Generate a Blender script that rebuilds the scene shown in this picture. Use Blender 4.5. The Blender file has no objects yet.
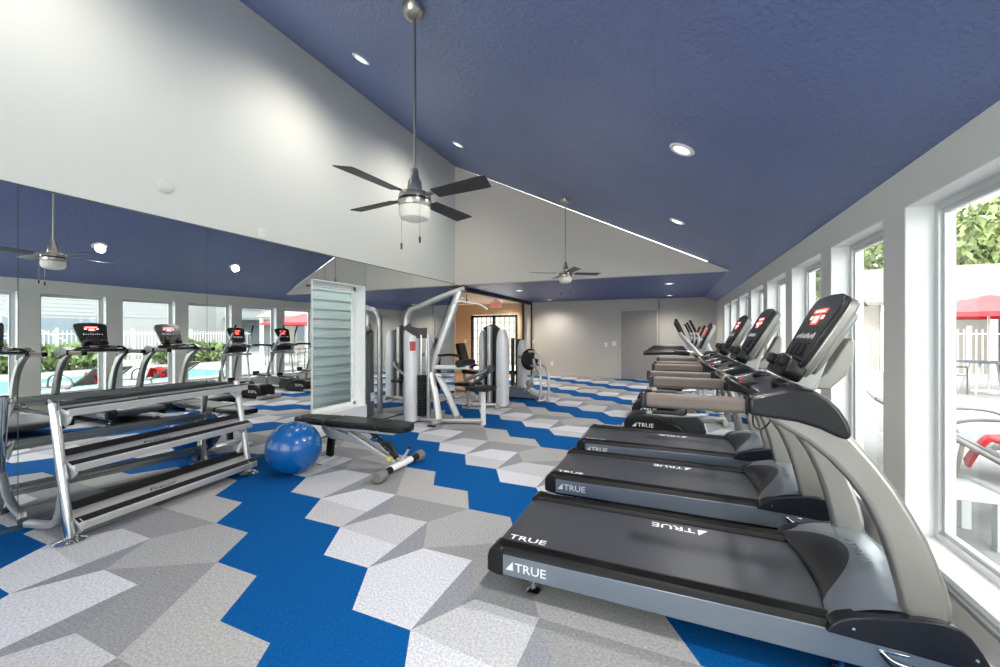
import bpy, bmesh, math, random
from mathutils import Vector, Matrix, Euler
random.seed(7)
S = bpy.context.scene
COL = S.collection
PI = math.pi

# ------------------------------------------------------------------ materials
def srgb(r, g, b):
    def f(v):
        v /= 255.0
        return v / 12.92 if v <= 0.04045 else ((v + 0.055) / 1.055) ** 2.4
    return (f(r), f(g), f(b), 1.0)

def mat(name, col, rough=0.5, metal=0.0, bump=0.0, bscale=40.0, var=0.0, vscale=3.0, coat=0.0, emit=None, estr=0.0, stretch=None, spec=None):
    m = bpy.data.materials.new(name)
    m.use_nodes = True
    nt = m.node_tree
    b = nt.nodes['Principled BSDF']
    b.inputs['Base Color'].default_value = col
    b.inputs['Roughness'].default_value = rough
    b.inputs['Metallic'].default_value = metal
    b.inputs['Coat Weight'].default_value = coat
    if spec is not None: b.inputs['Specular IOR Level'].default_value = spec
    if emit:
        b.inputs['Emission Color'].default_value = emit
        b.inputs['Emission Strength'].default_value = estr
    tc = nt.nodes.new('ShaderNodeTexCoord')
    mp = nt.nodes.new('ShaderNodeMapping')
    nt.links.new(tc.outputs['Object'], mp.inputs['Vector'])
    if stretch: mp.inputs['Scale'].default_value = stretch
    if bump:
        n = nt.nodes.new('ShaderNodeTexNoise'); n.inputs['Scale'].default_value = bscale
        n.inputs['Detail'].default_value = 4
        bp = nt.nodes.new('ShaderNodeBump'); bp.inputs['Strength'].default_value = bump
        bp.inputs['Distance'].default_value = 0.01
        nt.links.new(mp.outputs[0], n.inputs['Vector'])
        nt.links.new(n.outputs['Fac'], bp.inputs['Height'])
        nt.links.new(bp.outputs[0], b.inputs['Normal'])
    if var:
        n = nt.nodes.new('ShaderNodeTexNoise'); n.inputs['Scale'].default_value = vscale
        n.inputs['Detail'].default_value = 5
        r = nt.nodes.new('ShaderNodeMapRange')
        r.inputs['To Min'].default_value = 1 - var; r.inputs['To Max'].default_value = 1 + var
        r.inputs['From Min'].default_value = 0.3; r.inputs['From Max'].default_value = 0.7
        hsv = nt.nodes.new('ShaderNodeHueSaturation'); hsv.inputs['Color'].default_value = col
        nt.links.new(mp.outputs[0], n.inputs['Vector'])
        nt.links.new(n.outputs['Fac'], r.inputs['Value'])
        nt.links.new(r.outputs[0], hsv.inputs['Value'])
        nt.links.new(hsv.outputs[0], b.inputs['Base Color'])
    return m

def glass_mat(name, tint=(0.96, 0.98, 0.97, 1), refl=1.45):
    m = bpy.data.materials.new(name); m.use_nodes = True
    nt = m.node_tree; nt.nodes.clear()
    o = nt.nodes.new('ShaderNodeOutputMaterial'); mx = nt.nodes.new('ShaderNodeMixShader')
    t = nt.nodes.new('ShaderNodeBsdfTransparent'); t.inputs[0].default_value = tint
    g = nt.nodes.new('ShaderNodeBsdfGlossy'); g.inputs['Roughness'].default_value = 0.02
    lw = nt.nodes.new('ShaderNodeLayerWeight'); lw.inputs[0].default_value = 0.5
    pw = nt.nodes.new('ShaderNodeMath'); pw.operation = 'POWER'; pw.inputs[1].default_value = 5.0
    sc = nt.nodes.new('ShaderNodeMath'); sc.operation = 'MULTIPLY_ADD'; sc.inputs[1].default_value = 0.45; sc.inputs[2].default_value = 0.02
    nt.links.new(lw.outputs['Facing'], pw.inputs[0]); nt.links.new(pw.outputs[0], sc.inputs[0])
    nt.links.new(sc.outputs[0], mx.inputs[0]); nt.links.new(t.outputs[0], mx.inputs[1])
    nt.links.new(g.outputs[0], mx.inputs[2]); nt.links.new(mx.outputs[0], o.inputs[0])
    return m

M = {}
M['wall'] = mat('wall_paint', srgb(226, 226, 217), 0.7, bump=0.08, bscale=60)
M['gable'] = mat('gable_white_warm_light', srgb(228, 220, 208), 0.7, bump=0.08, bscale=60)  # same white paint as the left wall; warm light tint put into the colour
M['back'] = mat('back_wall_paint', srgb(196, 192, 184), 0.7, bump=0.06, bscale=60)
M['trim'] = mat('trim_white', srgb(238, 238, 236), 0.45)
M['ceil'] = mat('ceiling_blue', srgb(106, 122, 166), 0.36, bump=1.0, bscale=34, var=0.08, vscale=1.3)
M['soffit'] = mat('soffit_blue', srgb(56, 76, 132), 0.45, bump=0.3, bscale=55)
M['beam'] = mat('dark_beam', srgb(34, 34, 42), 0.5)
M['tan'] = mat('lobby_tan', srgb(222, 198, 166), 0.7, bump=0.05, bscale=50)
M['door'] = mat('door_taupe', srgb(150, 146, 140), 0.5)
M['alu'] = mat('window_aluminium', srgb(206, 208, 208), 0.35, 0.3)
M['glass'] = glass_mat('window_glass')
M['mirror'] = mat('mirror_silvering', (0.88, 0.91, 0.90, 1), 0.0, 1.0)
M['mirror_edge'] = mat('mirror_edge', srgb(70, 82, 80), 0.3)
def carpet(name, c): return mat(name, c, 0.95, bump=0.5, bscale=150, var=0.24, vscale=80, spec=0.15)
M['c_blue'] = carpet('carpet_blue', srgb(0, 86, 152))
M['c_white'] = carpet('carpet_pale', srgb(212, 213, 219))
M['c_pale2'] = carpet('carpet_pale_grey', srgb(196, 196, 199))
M['c_wedge'] = carpet('carpet_dark_grey', srgb(146, 148, 154))
M['c_mid'] = carpet('carpet_mid_grey', srgb(170, 170, 170))
M['c_mid2'] = carpet('carpet_taupe_grey', srgb(152, 152, 153))
M['c_tan'] = carpet('carpet_warm_grey', srgb(179, 178, 176))
M['lobby_floor'] = mat('lobby_floor', srgb(150, 120, 100), 0.35, var=0.1, vscale=2)
M['silver'] = mat('silver_paint', srgb(196, 196, 194), 0.32, 0.5)
M['plate'] = mat('side_plate_silver', srgb(126, 136, 148), 0.36, 0.5)
M['upright'] = mat('upright_champagne_silver', srgb(166, 163, 157), 0.34, 0.75)
M['chrome'] = mat('chrome', (0.8, 0.8, 0.8, 1), 0.12, 1.0)
M['steel'] = mat('brushed_nickel', srgb(178, 172, 162), 0.28, 0.95)
M['black'] = mat('black_plastic', srgb(14, 14, 16), 0.35, spec=0.4)
M['rubber'] = mat('black_rubber', srgb(14, 14, 15), 0.5, bump=0.1, bscale=200, spec=0.35)
M['belt'] = mat('running_belt', srgb(62, 65, 71), 0.34, bump=0.12, bscale=300)
M['hood'] = mat('hood_grey', srgb(134, 141, 150), 0.3, 0.45, coat=0.2)
M['hood_dark'] = mat('hood_dark_grey', srgb(46, 48, 52), 0.36)
M['navy'] = mat('navy_black_shroud', srgb(22, 26, 34), 0.32, coat=0.1, spec=0.4)
M['foam'] = mat('grip_foam_taupe', srgb(102, 91, 84), 0.55, bump=0.1, bscale=150)
M['wing'] = mat('console_wing_graphite', srgb(24, 24, 28), 0.3, coat=0.1, spec=0.4)
M['white_ink'] = mat('white_print', srgb(240, 240, 240), 0.5)
M['dark_ink'] = mat('dark_print', srgb(60, 64, 72), 0.5)
M['screen'] = mat('console_face', srgb(26, 27, 29), 0.25)
M['red_led'] = mat('red_display', srgb(200, 40, 40), 0.4, emit=srgb(255, 90, 80), estr=1.3)
M['white_led'] = mat('pink_display', srgb(240, 190, 185), 0.4, emit=srgb(255, 190, 180), estr=1.0)
M['vinyl'] = mat('black_vinyl', srgb(16, 15, 15), 0.36, bump=0.1, bscale=120, spec=0.4)
M['shroud'] = mat('silver_shroud', srgb(226, 227, 229), 0.32, 0.1)
M['shroud_dark'] = mat('dark_shroud', srgb(62, 58, 58), 0.4)
M['ball'] = mat('blue_ball_rubber', srgb(8, 88, 156), 0.26, coat=0.3)
M['blade'] = mat('dark_wood_blade', srgb(52, 46, 44), 0.35)
M['frost'] = mat('frosted_glass', srgb(206, 204, 196), 0.45, emit=srgb(255, 246, 230), estr=0.08)
M['lamp'] = mat('downlight_lens', srgb(255, 255, 250), 0.5, emit=(1, 0.97, 0.9, 1), estr=2.2)
M['red'] = mat('red_fabric', srgb(196, 36, 44), 0.7)
M['red_sign'] = mat('exit_red', srgb(220, 60, 60), 0.5, emit=srgb(230, 60, 50), estr=0.6)
M['sticker'] = mat('red_sticker', srgb(206, 96, 92), 0.5)
M['yellow'] = mat('yellow_knob', srgb(214, 196, 90), 0.4)
M['siding'] = mat('pale_blue_siding', srgb(196, 210, 217), 0.6)
M['siding_w'] = mat('white_siding', srgb(126, 130, 132), 0.6)
M['concrete'] = mat('patio_concrete', srgb(126, 127, 127), 0.8, bump=0.2, bscale=30, var=0.1, vscale=4)
M['pool'] = mat('pool_water', srgb(120, 190, 210), 0.05, bump=0.15, bscale=6)
M['roof'] = mat('grey_roof', srgb(128, 120, 114), 0.8)
M['bwall'] = mat('stucco', srgb(140, 134, 126), 0.8)
M['bdark'] = mat('dark_opening', srgb(70, 66, 64), 0.6)
M['bluegrey'] = mat('bluegrey_panel', srgb(100, 112, 122), 0.7)
M['patio_metal'] = mat('patio_metal', srgb(120, 116, 112), 0.45, 0.3)
M['rub_grey'] = mat('grey_rubber', srgb(120, 116, 112), 0.6)
M['white_patio'] = mat('white_resin', srgb(186, 188, 190), 0.5)
M['leaf'] = mat('leaf_green', srgb(88, 106, 60), 0.6, var=0.3, vscale=1.5)
M['leaf2'] = mat('leaf_light_green', srgb(116, 132, 80), 0.6, var=0.3, vscale=1.5)
M['bark'] = mat('bark', srgb(110, 92, 76), 0.9, bump=0.5, bscale=20)
M['fence'] = mat('white_fence_paint', srgb(190, 190, 186), 0.6)
M['sling'] = mat('grey_sling', srgb(110, 112, 116), 0.7)

# ------------------------------------------------------------------ mesh builder
class MB:
    def __init__(s, off=(0, 0, 0)):
        s.bm = bmesh.new(); s.mi = 0; s.off = Vector(off); s.X = None
    def v(s, p):
        p = Vector(p)
        if s.X is not None: p = s.X @ p
        return s.bm.verts.new(p + s.off)
    def f(s, vs):
        try:
            fc = s.bm.faces.new(vs); fc.material_index = s.mi; return fc
        except ValueError: return None
    def box(s, c, size, rot=(0, 0, 0), taper=None):
        R = Euler(rot).to_matrix(); c = Vector(c); h = Vector(size) / 2; vs = []
        for z in (-1, 1):
            for x, y in ((-1, -1), (1, -1), (1, 1), (-1, 1)):
                k = taper if (taper and z > 0) else 1
                vs.append(s.v(c + R @ Vector((x * h.x * k, y * h.y * k, z * h.z))))
        for q in ((3, 2, 1, 0), (4, 5, 6, 7), (0, 1, 5, 4), (1, 2, 6, 5), (2, 3, 7, 6), (3, 0, 4, 7)):
            s.f([vs[i] for i in q])
        return s
    def bx(s, a, b):
        return s.box([(a[i] + b[i]) / 2 for i in range(3)], [abs(b[i] - a[i]) for i in range(3)])
    def ring(s, c, t, r, seg, up=None, sq=None):
        t = Vector(t).normalized()
        u = Vector(up) if up else (Vector((0, 0, 1)) if abs(t.z) < 0.9 else Vector((1, 0, 0)))
        a = t.cross(u).normalized(); b = a.cross(t).normalized(); out = []
        if sq:
            w, h, bv = sq[0] / 2, sq[1] / 2, sq[2] if len(sq) > 2 else min(sq[0], sq[1]) * .2
            pts = []
            for sx, sy, a0 in ((1, 1, 0), (-1, 1, 90), (-1, -1, 180), (1, -1, 270)):
                for k in (0, 45, 90):
                    an = math.radians(a0 + k)
                    pts.append((sx * (w - bv) + bv * math.cos(an), sy * (h - bv) + bv * math.sin(an)))
            for px, py in pts: out.append(s.v(Vector(c) + a * px + b * py))
            return out
        for k in range(seg):
            an = 2 * PI * k / seg
            out.append(s.v(Vector(c) + (a * math.cos(an) + b * math.sin(an)) * r))
        return out
    def bridge(s, r0, r1):
        n = len(r0)
        for k in range(n): s.f([r0[k], r0[(k + 1) % n], r1[(k + 1) % n], r1[k]])
    def cyl(s, p0, p1, r0, r1=None, seg=16):
        r1 = r0 if r1 is None else r1
        t = Vector(p1) - Vector(p0)
        a = s.ring(p0, t, r0, seg); b = s.ring(p1, t, r1, seg)
        s.bridge(a, b); s.f(a[::-1]); s.f(b); return s
    def tube(s, pts, r, seg=10, n=6, sq=None, up=None, straight=False):
        P = [Vector(p) for p in pts]
        if straight or len(P) < 3: Q = P
        else:
            Q = []
            E = [2 * P[0] - P[1]] + P + [2 * P[-1] - P[-2]]
            for i in range(1, len(E) - 2):
                for k in range(n):
                    t = k / n; a, b, c, d = E[i - 1], E[i], E[i + 1], E[i + 2]
                    Q.append(.5 * ((2 * b) + (c - a) * t + (2 * a - 5 * b + 4 * c - d) * t * t + (3 * b - a - 3 * c + d) * t ** 3))
            Q.append(P[-1])
        if up is None:
            d = (Q[-1] - Q[0]); nn = None
            for q in Q[1:-1]:
                w = (q - Q[0]).cross(d)
                if w.length > 1e-5 * max(d.length, .01): nn = w.normalized(); break
            up = nn if nn is not None else None
        prev = None; first = None; L = len(Q)
        for i in range(L):
            t = (Q[min(i + 1, L - 1)] - Q[max(i - 1, 0)])
            rr = r[0] + (r[1] - r[0]) * i / (L - 1) if isinstance(r, (tuple, list)) else r
            cur = s.ring(Q[i], t, rr, seg, up=tuple(up) if up is not None else None, sq=sq)
            if prev: s.bridge(prev, cur)
            else: first = cur
            prev = cur
        s.f(first[::-1]); s.f(prev); return s
    def prism(s, pts, axis, lo, hi):
        def mk(p, w):
            return (p[0], w, p[1]) if axis == 'y' else ((w, p[0], p[1]) if axis == 'x' else (p[0], p[1], w))
        a = [s.v(mk(p, lo)) for p in pts]; b = [s.v(mk(p, hi)) for p in pts]
        s.bridge(a, b); s.f(a[::-1]); s.f(b); return s
    def lathe(s, prof, c=(0, 0, 0), seg=24, axis=None):
        R = axis if axis is not None else Matrix.Identity(3)
        c = Vector(c); rings = []
        for r, z in prof:
            if r < 1e-5: rings.append([s.v(c + R @ Vector((0, 0, z)))])
            else: rings.append([s.v(c + R @ Vector((r * math.cos(2 * PI * k / seg), r * math.sin(2 * PI * k / seg), z))) for k in range(seg)])
        for a, b in zip(rings, rings[1:]):
            if len(a) == 1 and len(b) == 1: continue
            for k in range(seg):
                k2 = (k + 1) % seg
                if len(a) == 1: s.f([a[0], b[k2], b[k]])
                elif len(b) == 1: s.f([a[k], a[k2], b[0]])
                else: s.f([a[k], a[k2], b[k2], b[k]])
        return s
    def text(s, body, size, origin, xdir, ydir, bold=0.012, thick=0.0015, shear=0.0, width=None):
        cu = bpy.data.curves.new('t', 'FONT'); cu.body = body; cu.size = 1; cu.offset = bold; cu.shear = shear
        cu.resolution_u = 2
        ob = bpy.data.objects.new('t', cu); COL.objects.link(ob)
        me = bpy.data.meshes.new_from_object(ob.evaluated_get(bpy.context.evaluated_depsgraph_get()))
        xs = [q.co.x for q in me.vertices]; x0, x1 = min(xs), max(xs)
        sx = (width / (x1 - x0)) if width else size
        X = Vector(xdir).normalized(); Y = Vector(ydir).normalized(); Z = X.cross(Y)
        vs = [s.v(Vector(origin) + X * (q.co.x - x0) * sx + Y * q.co.y * size + Z * thick) for q in me.vertices]
        for p in me.polygons: s.f([vs[i] for i in p.vertices])
        bpy.data.objects.remove(ob); bpy.data.curves.remove(cu); bpy.data.meshes.remove(me)
        return s
    def build(s, name, mats, parent=None, bevel=0.0, smooth=38, loc=None, rot=None, segs=2, recalc=True):
        if recalc: bmesh.ops.recalc_face_normals(s.bm, faces=s.bm.faces)
        me = bpy.data.meshes.new(name); s.bm.to_mesh(me); s.bm.free()
        for m in (mats if isinstance(mats, (list, tuple)) else [mats]): me.materials.append(M[m] if isinstance(m, str) else m)
        if smooth:
            for p in me.polygons: p.use_smooth = True
            me.set_sharp_from_angle(angle=math.radians(smooth))
        o = bpy.data.objects.new(name, me); COL.objects.link(o)
        if parent: o.parent = parent
        if loc: o.location = loc
        if rot: o.rotation_euler = rot
        if bevel:
            b = o.modifiers.new('bevel', 'BEVEL'); b.width = bevel; b.segments = segs; b.limit_method = 'ANGLE'
            b.angle_limit = math.radians(35); b.harden_normals = False
        return o

def tag(o, label=None, cat=None, group=None, kind=None):
    if label: o['label'] = label
    if cat: o['category'] = cat
    if group: o['group'] = group
    if kind: o['kind'] = kind
    return o
def thing(name, loc, label, cat, group=None, rz=0.0):
    o = bpy.data.objects.new(name, None); COL.objects.link(o); o.empty_display_size = 0.1
    o.location = loc; o.rotation_euler = (0, 0, rz)
    return tag(o, label, cat, group)
def dup(root, loc=None, rz=None, label=None, group=None):
    def rec(o, par):
        c = o.copy(); COL.objects.link(c)
        if par: c.parent = par
        for ch in list(o.children): rec(ch, c)
        return c
    r = rec(root, None)
    if loc is not None: r.location = loc
    if rz is not None: r.rotation_euler = (0, 0, rz)
    if label: r['label'] = label
    if group: r['group'] = group
    return r
def struct(mb, name, m, bevel=0, parent=None, **k):
    o = mb.build(name, m, parent, bevel=bevel, **k)
    if not parent: o['kind'] = 'structure'
    return o

# ------------------------------------------------------------------ the room's numbers (metres; camera at x=0,y=0)
XR, XL, YB, YG, YR = 1.13, -4.165, 12.4, 7.3, -3.2
ZS, ZH = 0.30, 2.03            # window sill / head
SOF = 2.38
def zc(x): return 2.236 + 0.494 * (XR - x)
XG = XR - (SOF - 2.236) / 0.494
WT = 0.2
WINS = [(-1.48, -0.59), (-0.35, 0.54), (0.78, 1.67), (1.90, 2.79), (3.02, 3.86), (4.09, 4.96), (5.20, 6.12), (6.35, 7.27), (7.50, 8.42), (8.65, 9.56), (9.79, 10.7)]

# ---- floor with its hexagon carpet
def clip(bm, x0, x1, y0, y1):
    for co, no in (((x0, 0, 0), (-1, 0, 0)), ((x1, 0, 0), (1, 0, 0)), ((0, y0, 0), (0, -1, 0)), ((0, y1, 0), (0, 1, 0))):
        bmesh.ops.bisect_plane(bm, geom=bm.verts[:] + bm.edges[:] + bm.faces[:], plane_co=co, plane_no=no, clear_outer=True)
mb = MB()
A, HX, HH, CS = 0.1725, 0.3465, 0.3075, 0.519
CX, CY = -2.312, 1.83
mats = ['c_blue', 'c_white', 'c_pale2', 'c_wedge', 'c_mid', 'c_mid2', 'c_tan']
rnd = random.Random(3)
cache = {}
def hv(x, y):
    k = (round(x, 3), round(y, 3))
    return mb.v((x, y, 0))
for i in range(-6, 10):
    for k in range(-16, 30):
        cx = CX + i * CS; cy = CY - i * HH + k * 2 * HH
        if cy < YR - .5 or cy > 13.2 or cx < -5 or cx > 1.6: continue
        L, TL, TR, R, BR, BL = (cx - HX, cy), (cx - A, cy + HH), (cx + A, cy + HH), (cx + HX, cy), (cx + A, cy - HH), (cx - A, cy - HH)
        def face(pts, m):
            mb.mi = m; mb.f([hv(*p) for p in pts])
        t = k % 3
        if t == 0: face([L, BL, BR, R, TR, TL], 0)
        elif t == 1:
            q = ((TR[0] + BR[0]) / 2, cy - .04)
            hi, lo = (1, 2) if (i + k) % 2 else (2, 1)
            if rnd.random() < .35: lo = hi
            face([L, q, TR, TL], hi); face([L, BL, BR, q], lo); face([TR, BR, R], 3)
        else:
            j = (i + k) % 3
            if j == 0: face([L, R, TR, TL], 6); face([L, BL, BR, R], 5)
            elif j == 1: face([L, BL, R, TR, TL], 4); face([BL, BR, R], 5)
            else: face([TL, L, BL, BR], 5); face([TL, BR, R, TR], 6)
clip(mb.bm, XL - .5, XR, YR, YB + .15)
fl = struct(mb, 'floor', mats, smooth=0, recalc=True)
for p in fl.data.polygons:
    if p.normal.z < 0: p.flip()
struct(MB().bx((XL - 3.6, YR, -.25), (XR + .2, YB + .3, -.004)), 'floor_slab', 'concrete')
struct(MB().bx((XL - 3.4, YG - .1, -.02), (XL - .5, YB + .2, 0.002)), 'floor_lobby', 'lobby_floor')

# ---- right wall with windows
mb = MB()
y = YR
zt = 2.236 + .02
for a, b in WINS:
    mb.bx((XR, y, 0), (XR + WT, a, zt)); mb.bx((XR, a, 0), (XR + WT, b, ZS)); mb.bx((XR, a, ZH), (XR + WT, b, zt)); y = b
mb.bx((XR, y, 0), (XR + WT, YB + .3, zt))
struct(mb, 'wall_right', 'wall')
mb = MB()
for a, b in WINS:
    mb.bx((XR + .002, a, ZS), (XR + .14, a + .006, ZH)); mb.bx((XR + .002, b - .006, ZS), (XR + .14, b, ZH)); mb.bx((XR + .002, a, ZH - .006), (XR + .14, b, ZH))
struct(mb, 'trim_1', 'trim')
mb = MB(); mb.bx((XR - .03, YR, ZS - .025), (XR + .15, YB, ZS + .008)); mb.bx((XR - .018, YR, ZS - .065), (XR + .001, YB, ZS - .024))
struct(mb, 'trim_2', 'trim', bevel=.004)
for n, (a, b) in enumerate(WINS):
    mb = MB(); x0, x1 = XR + .115, XR + .165; z0 = ZS + .008
    for w, q0, q1 in ((.035, x0, x1 + .01), (.055, x0 + .015, x1 - .01)):
        mb.bx((q0, a + .006, z0), (q1, a + .006 + w, ZH - .006)); mb.bx((q0, b - .006 - w, z0), (q1, b - .006, ZH - .006))
        mb.bx((q0, a + .006 + w, z0), (q1, b - .006 - w, z0 + w)); mb.bx((q0, a + .006 + w, ZH - .006 - w), (q1, b - .006 - w, ZH - .006))
    o = struct(mb, 'window_%d' % (n + 1), 'alu')
    g = MB().bx((XR + .138, a + .03, z0 + .03), (XR + .142, b - .03, ZH - .03)).build('glass', 'glass', o, smooth=0)
mb = MB(); mb.bx((XR - .014, YR, 0), (XR, YB, .085)); struct(mb, 'baseboard_right', 'trim', bevel=.003)

# ---- left wall, upper wall, window in the mirrors
WL = (3.69, 4.64)
mb = MB()
top = zc(XL)
mb.bx((XL - .26, YR, 0), (XL - .008, WL[0], top)); mb.bx((XL - .26, WL[1], 0), (XL - .008, YG, top))
mb.bx((XL - .26, WL[0], 0), (XL - .008, WL[1], ZS)); mb.bx((XL - .26, WL[0], 2.05), (XL - .008, WL[1], top))
mb.bx((XL - .01, YR, 2.39), (XL, YG, top))
struct(mb, 'wall_left', 'wall')
mb = MB()
mb.bx((XL - .25, WL[1] - .012, ZS), (XL + .006, WL[1], 2.05)); mb.bx((XL - .25, WL[0], ZS), (XL + .006, WL[0] + .012, 2.05))
mb.bx((XL - .25, WL[0], 2.04), (XL + .006, WL[1], 2.052)); mb.bx((XL - .25, WL[0], ZS - .01), (XL + .03, WL[1], ZS + .01))
mb.bx((XL - .01, WL[0] - .03, .09), (XL + .004, WL[1] + .03, ZS))
struct(mb, 'trim_3', 'trim')
mb = MB(); x0 = XL - .22
for (p, q) in (((WL[0] + .012, ZS), (WL[0] + .055, 2.04)), ((WL[1] - .055, ZS), (WL[1] - .012, 2.04)), ((WL[0], ZS), (WL[1], ZS + .05)), ((WL[0], 1.99), (WL[1], 2.04))):
    mb.bx((x0, p[0], p[1]), (x0 + .05, q[0], q[1]))
o = struct(mb, 'window_12', 'trim')
MB().bx((x0 + .02, WL[0] + .04, ZS + .03), (x0 + .024, WL[1] - .04, 2.0)).build('glass', 'glass', o, smooth=0)
mb = MB(); mb.bx((XL - .008, YR, 0), (XL + .004, YG, .022)); struct(mb, 'baseboard_left', 'mirror_edge', bevel=.001)
PAN = [(-1.22, .004, .02, 2.39, 'second behind'), (.004, 1.227, .02, 2.39, ''), (1.227, 2.454, .02, 2.39, ''), (2.454, 3.675, .02, 2.39, ''), (3.675, 3.9, 2.055, 2.39, ''), (3.9, 4.65, 2.055, 2.39, ''), (4.65, 5.80, .02, 2.39, ''), (5.80, YG - .005, .02, 2.39, '')]
PL = ['mirror panel at the frame edge, cut off left of the dumbbell rack', 'wall mirror panel whose edge passes just left of the dumbbell rack', 'large wall mirror panel behind the empty dumbbell rack',
      'wall mirror panel behind the blue ball, ending at the siding window', 'narrow short mirror strip above the siding window', 'wide short mirror strip above the siding window',
      'tall wall mirror panel right beside the siding window', 'tall wall mirror panel behind the lat pulldown, last before the wall corner']
for (a, b, z0, z1, _), lb in zip(PAN, PL):
    if a < -1: continue
    o = MB().bx((XL - .006, a + .002, z0), (XL + .001, b - .002, z1)).build('wall_mirror', ['mirror'], None, smooth=0)
    tag(o, lb, 'mirror', 'wall mirror panels')
mb = MB()
for a, b, z0, z1, _ in PAN: mb.bx((XL - .008, a - .004, z0), (XL - .0005, a + .004, z1))
mb.bx((XL - .004, YR, 2.388), (XL + .006, YG, 2.398))
struct(mb, 'trim_4', 'mirror_edge')
# end face of the left wall, gable wall, ceilings
mb = MB(); mb.prism([(XL - .26, SOF - .01), (XG, SOF - .01), (XL, zc(XL)), (XL - .26, zc(XL))], 'y', YG, YG + .15); struct(mb, 'wall_gable', 'gable')
def ceiling(name, x0, x1, y0, y1, m='ceil'):
    mb = MB(); mb.prism([(x0, zc(x0)), (x1, zc(x1)), (x1, zc(x1) + .12), (x0, zc(x0) + .12)], 'y', y0, y1); return struct(mb, name, m, smooth=0)
ceiling('ceiling', XL - .3, XR + .25, YR, YG + .0)
ceiling('ceiling_slope', XG - .02, XR + .25, YG, YB + .3, 'ceil')
struct(MB().bx((XL - .02, YG + .01, SOF), (XG + .02, YB + .3, SOF + .15)), 'ceiling_soffit', 'soffit')
struct(MB().bx((XL - 3.5, YG, SOF + .02), (XL - .02, YB + .3, SOF + .17)), 'ceiling_lobby', 'tan')
struct(MB().bx((XL - .12, YG + .0, SOF - .09), (XL - .02, YB, SOF + .03)), 'trim_5', 'beam')
# back wall
mb = MB(); mb.bx((XL - .42, YB, 0), (-1.45, YB + .2, SOF)); mb.bx((-.36, YB, 0), (-.33, YB + .2, SOF)); mb.bx((-1.45, YB, 2.06), (-.33, YB + .2, SOF)); mb.bx((-1.45, YB + .06, 0), (-.33, YB + .2, 2.06))
struct(mb, 'wall_back', 'back')
struct(MB().bx((-.34, YB + .15, 0), (XR + .1, YB + .3, SOF + .1)), 'wall_back_recess', 'back')
mb = MB(); mb.bx((-.365, YB - .012, 0), (-.328, YB + .02, SOF)); struct(mb, 'trim_6', 'door', bevel=.002)
mb = MB(); mb.bx((XL - .42, YB - .014, 0), (-1.46, YB, .11)); mb.bx((-.33, YB + .136, 0), (XR, YB + .15, .11)); struct(mb, 'baseboard_back', 'back')
d = struct(MB().bx((-1.40, YB + .01, 0.01), (-.40, YB + .06, 2.03)), 'door_1', 'door', bevel=.003)
mb = MB(); mb.bx((-1.47, YB - .015, 0), (-1.40, YB + .03, 2.10)); mb.bx((-.40, YB - .015, 0), (-.366, YB + .03, 2.10)); mb.bx((-1.47, YB - .015, 2.03), (-.366, YB + .03, 2.10))
mb.build('door_frame', 'back', d, bevel=.003)
mb = MB(); mb.cyl((-1.31, YB + .01, .97), (-1.31, YB - .05, .97), .012); mb.lathe([(0, 0), (.03, .01), (.034, .03), (.02, .05), (0, .05)], (-1.31, YB - .04, .97), 16, axis=Matrix.Rotation(PI / 2, 3, 'X'))
mb.build('door_knob', 'steel', d)
# lobby walls
mb = MB(); mb.bx((XL - 3.5, YB, 0), (-6.45, YB + .2, SOF)); mb.bx((-4.70, YB, 0), (XL - .40, YB + .2, SOF)); mb.bx((-6.45, YB, 2.0), (-4.70, YB + .2, SOF)); mb.bx((XL - 3.6, YG, 0), (XL - 3.4, YB, SOF)); mb.bx((XL - 3.5, YG, 0), (XL - .26, YG + .15, SOF))
struct(mb, 'wall_lobby', 'tan')
struct(MB().bx((XL - .262, YG - .02, 0), (XL + .002, YG + .03, SOF)), 'wall_left_end', 'tan')
struct(MB().bx((XL - .34, YB - .10, 0), (XL - .30, YB, SOF)).bx((XL - .06, YB - .05, 0), (XL - .02, YB, SOF)), 'trim_7', 'beam')
d = struct(MB().bx((-6.44, YB + .02, 0), (-6.36, YB + .10, 1.99)).bx((-4.79, YB + .02, 0), (-4.71, YB + .10, 1.99)).bx((-6.44, YB + .02, 1.91), (-4.71, YB + .10, 1.99)).bx((-5.62, YB + .02, 0), (-5.53, YB + .10, 1.99)).bx((-6.44, YB + .02, 0), (-4.71, YB + .1, .12)), 'door_2', 'beam', bevel=.004)
MB().bx((-6.4, YB + .055, .1), (-4.75, YB + .06, 1.93)).build('glass', 'glass', d, smooth=0)
mb = MB()
for k in range(1, 7): mb.bx((-6.4, YB + .07, .1 + k * .27), (-4.75, YB + .085, .12 + k * .27))
for k in range(1, 10): mb.bx((-6.4 + k * .17, YB + .07, .1), (-6.375 + k * .17, YB + .085, 1.93))
mb.build('muntins', 'door', d)
struct(MB().bx((-16, 17, -.1), (1.3, 17.2, 2.2)), 'wall_added_behind_door', 'bwall')  # added beyond the lobby door to dim the bright view through its glass
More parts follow.
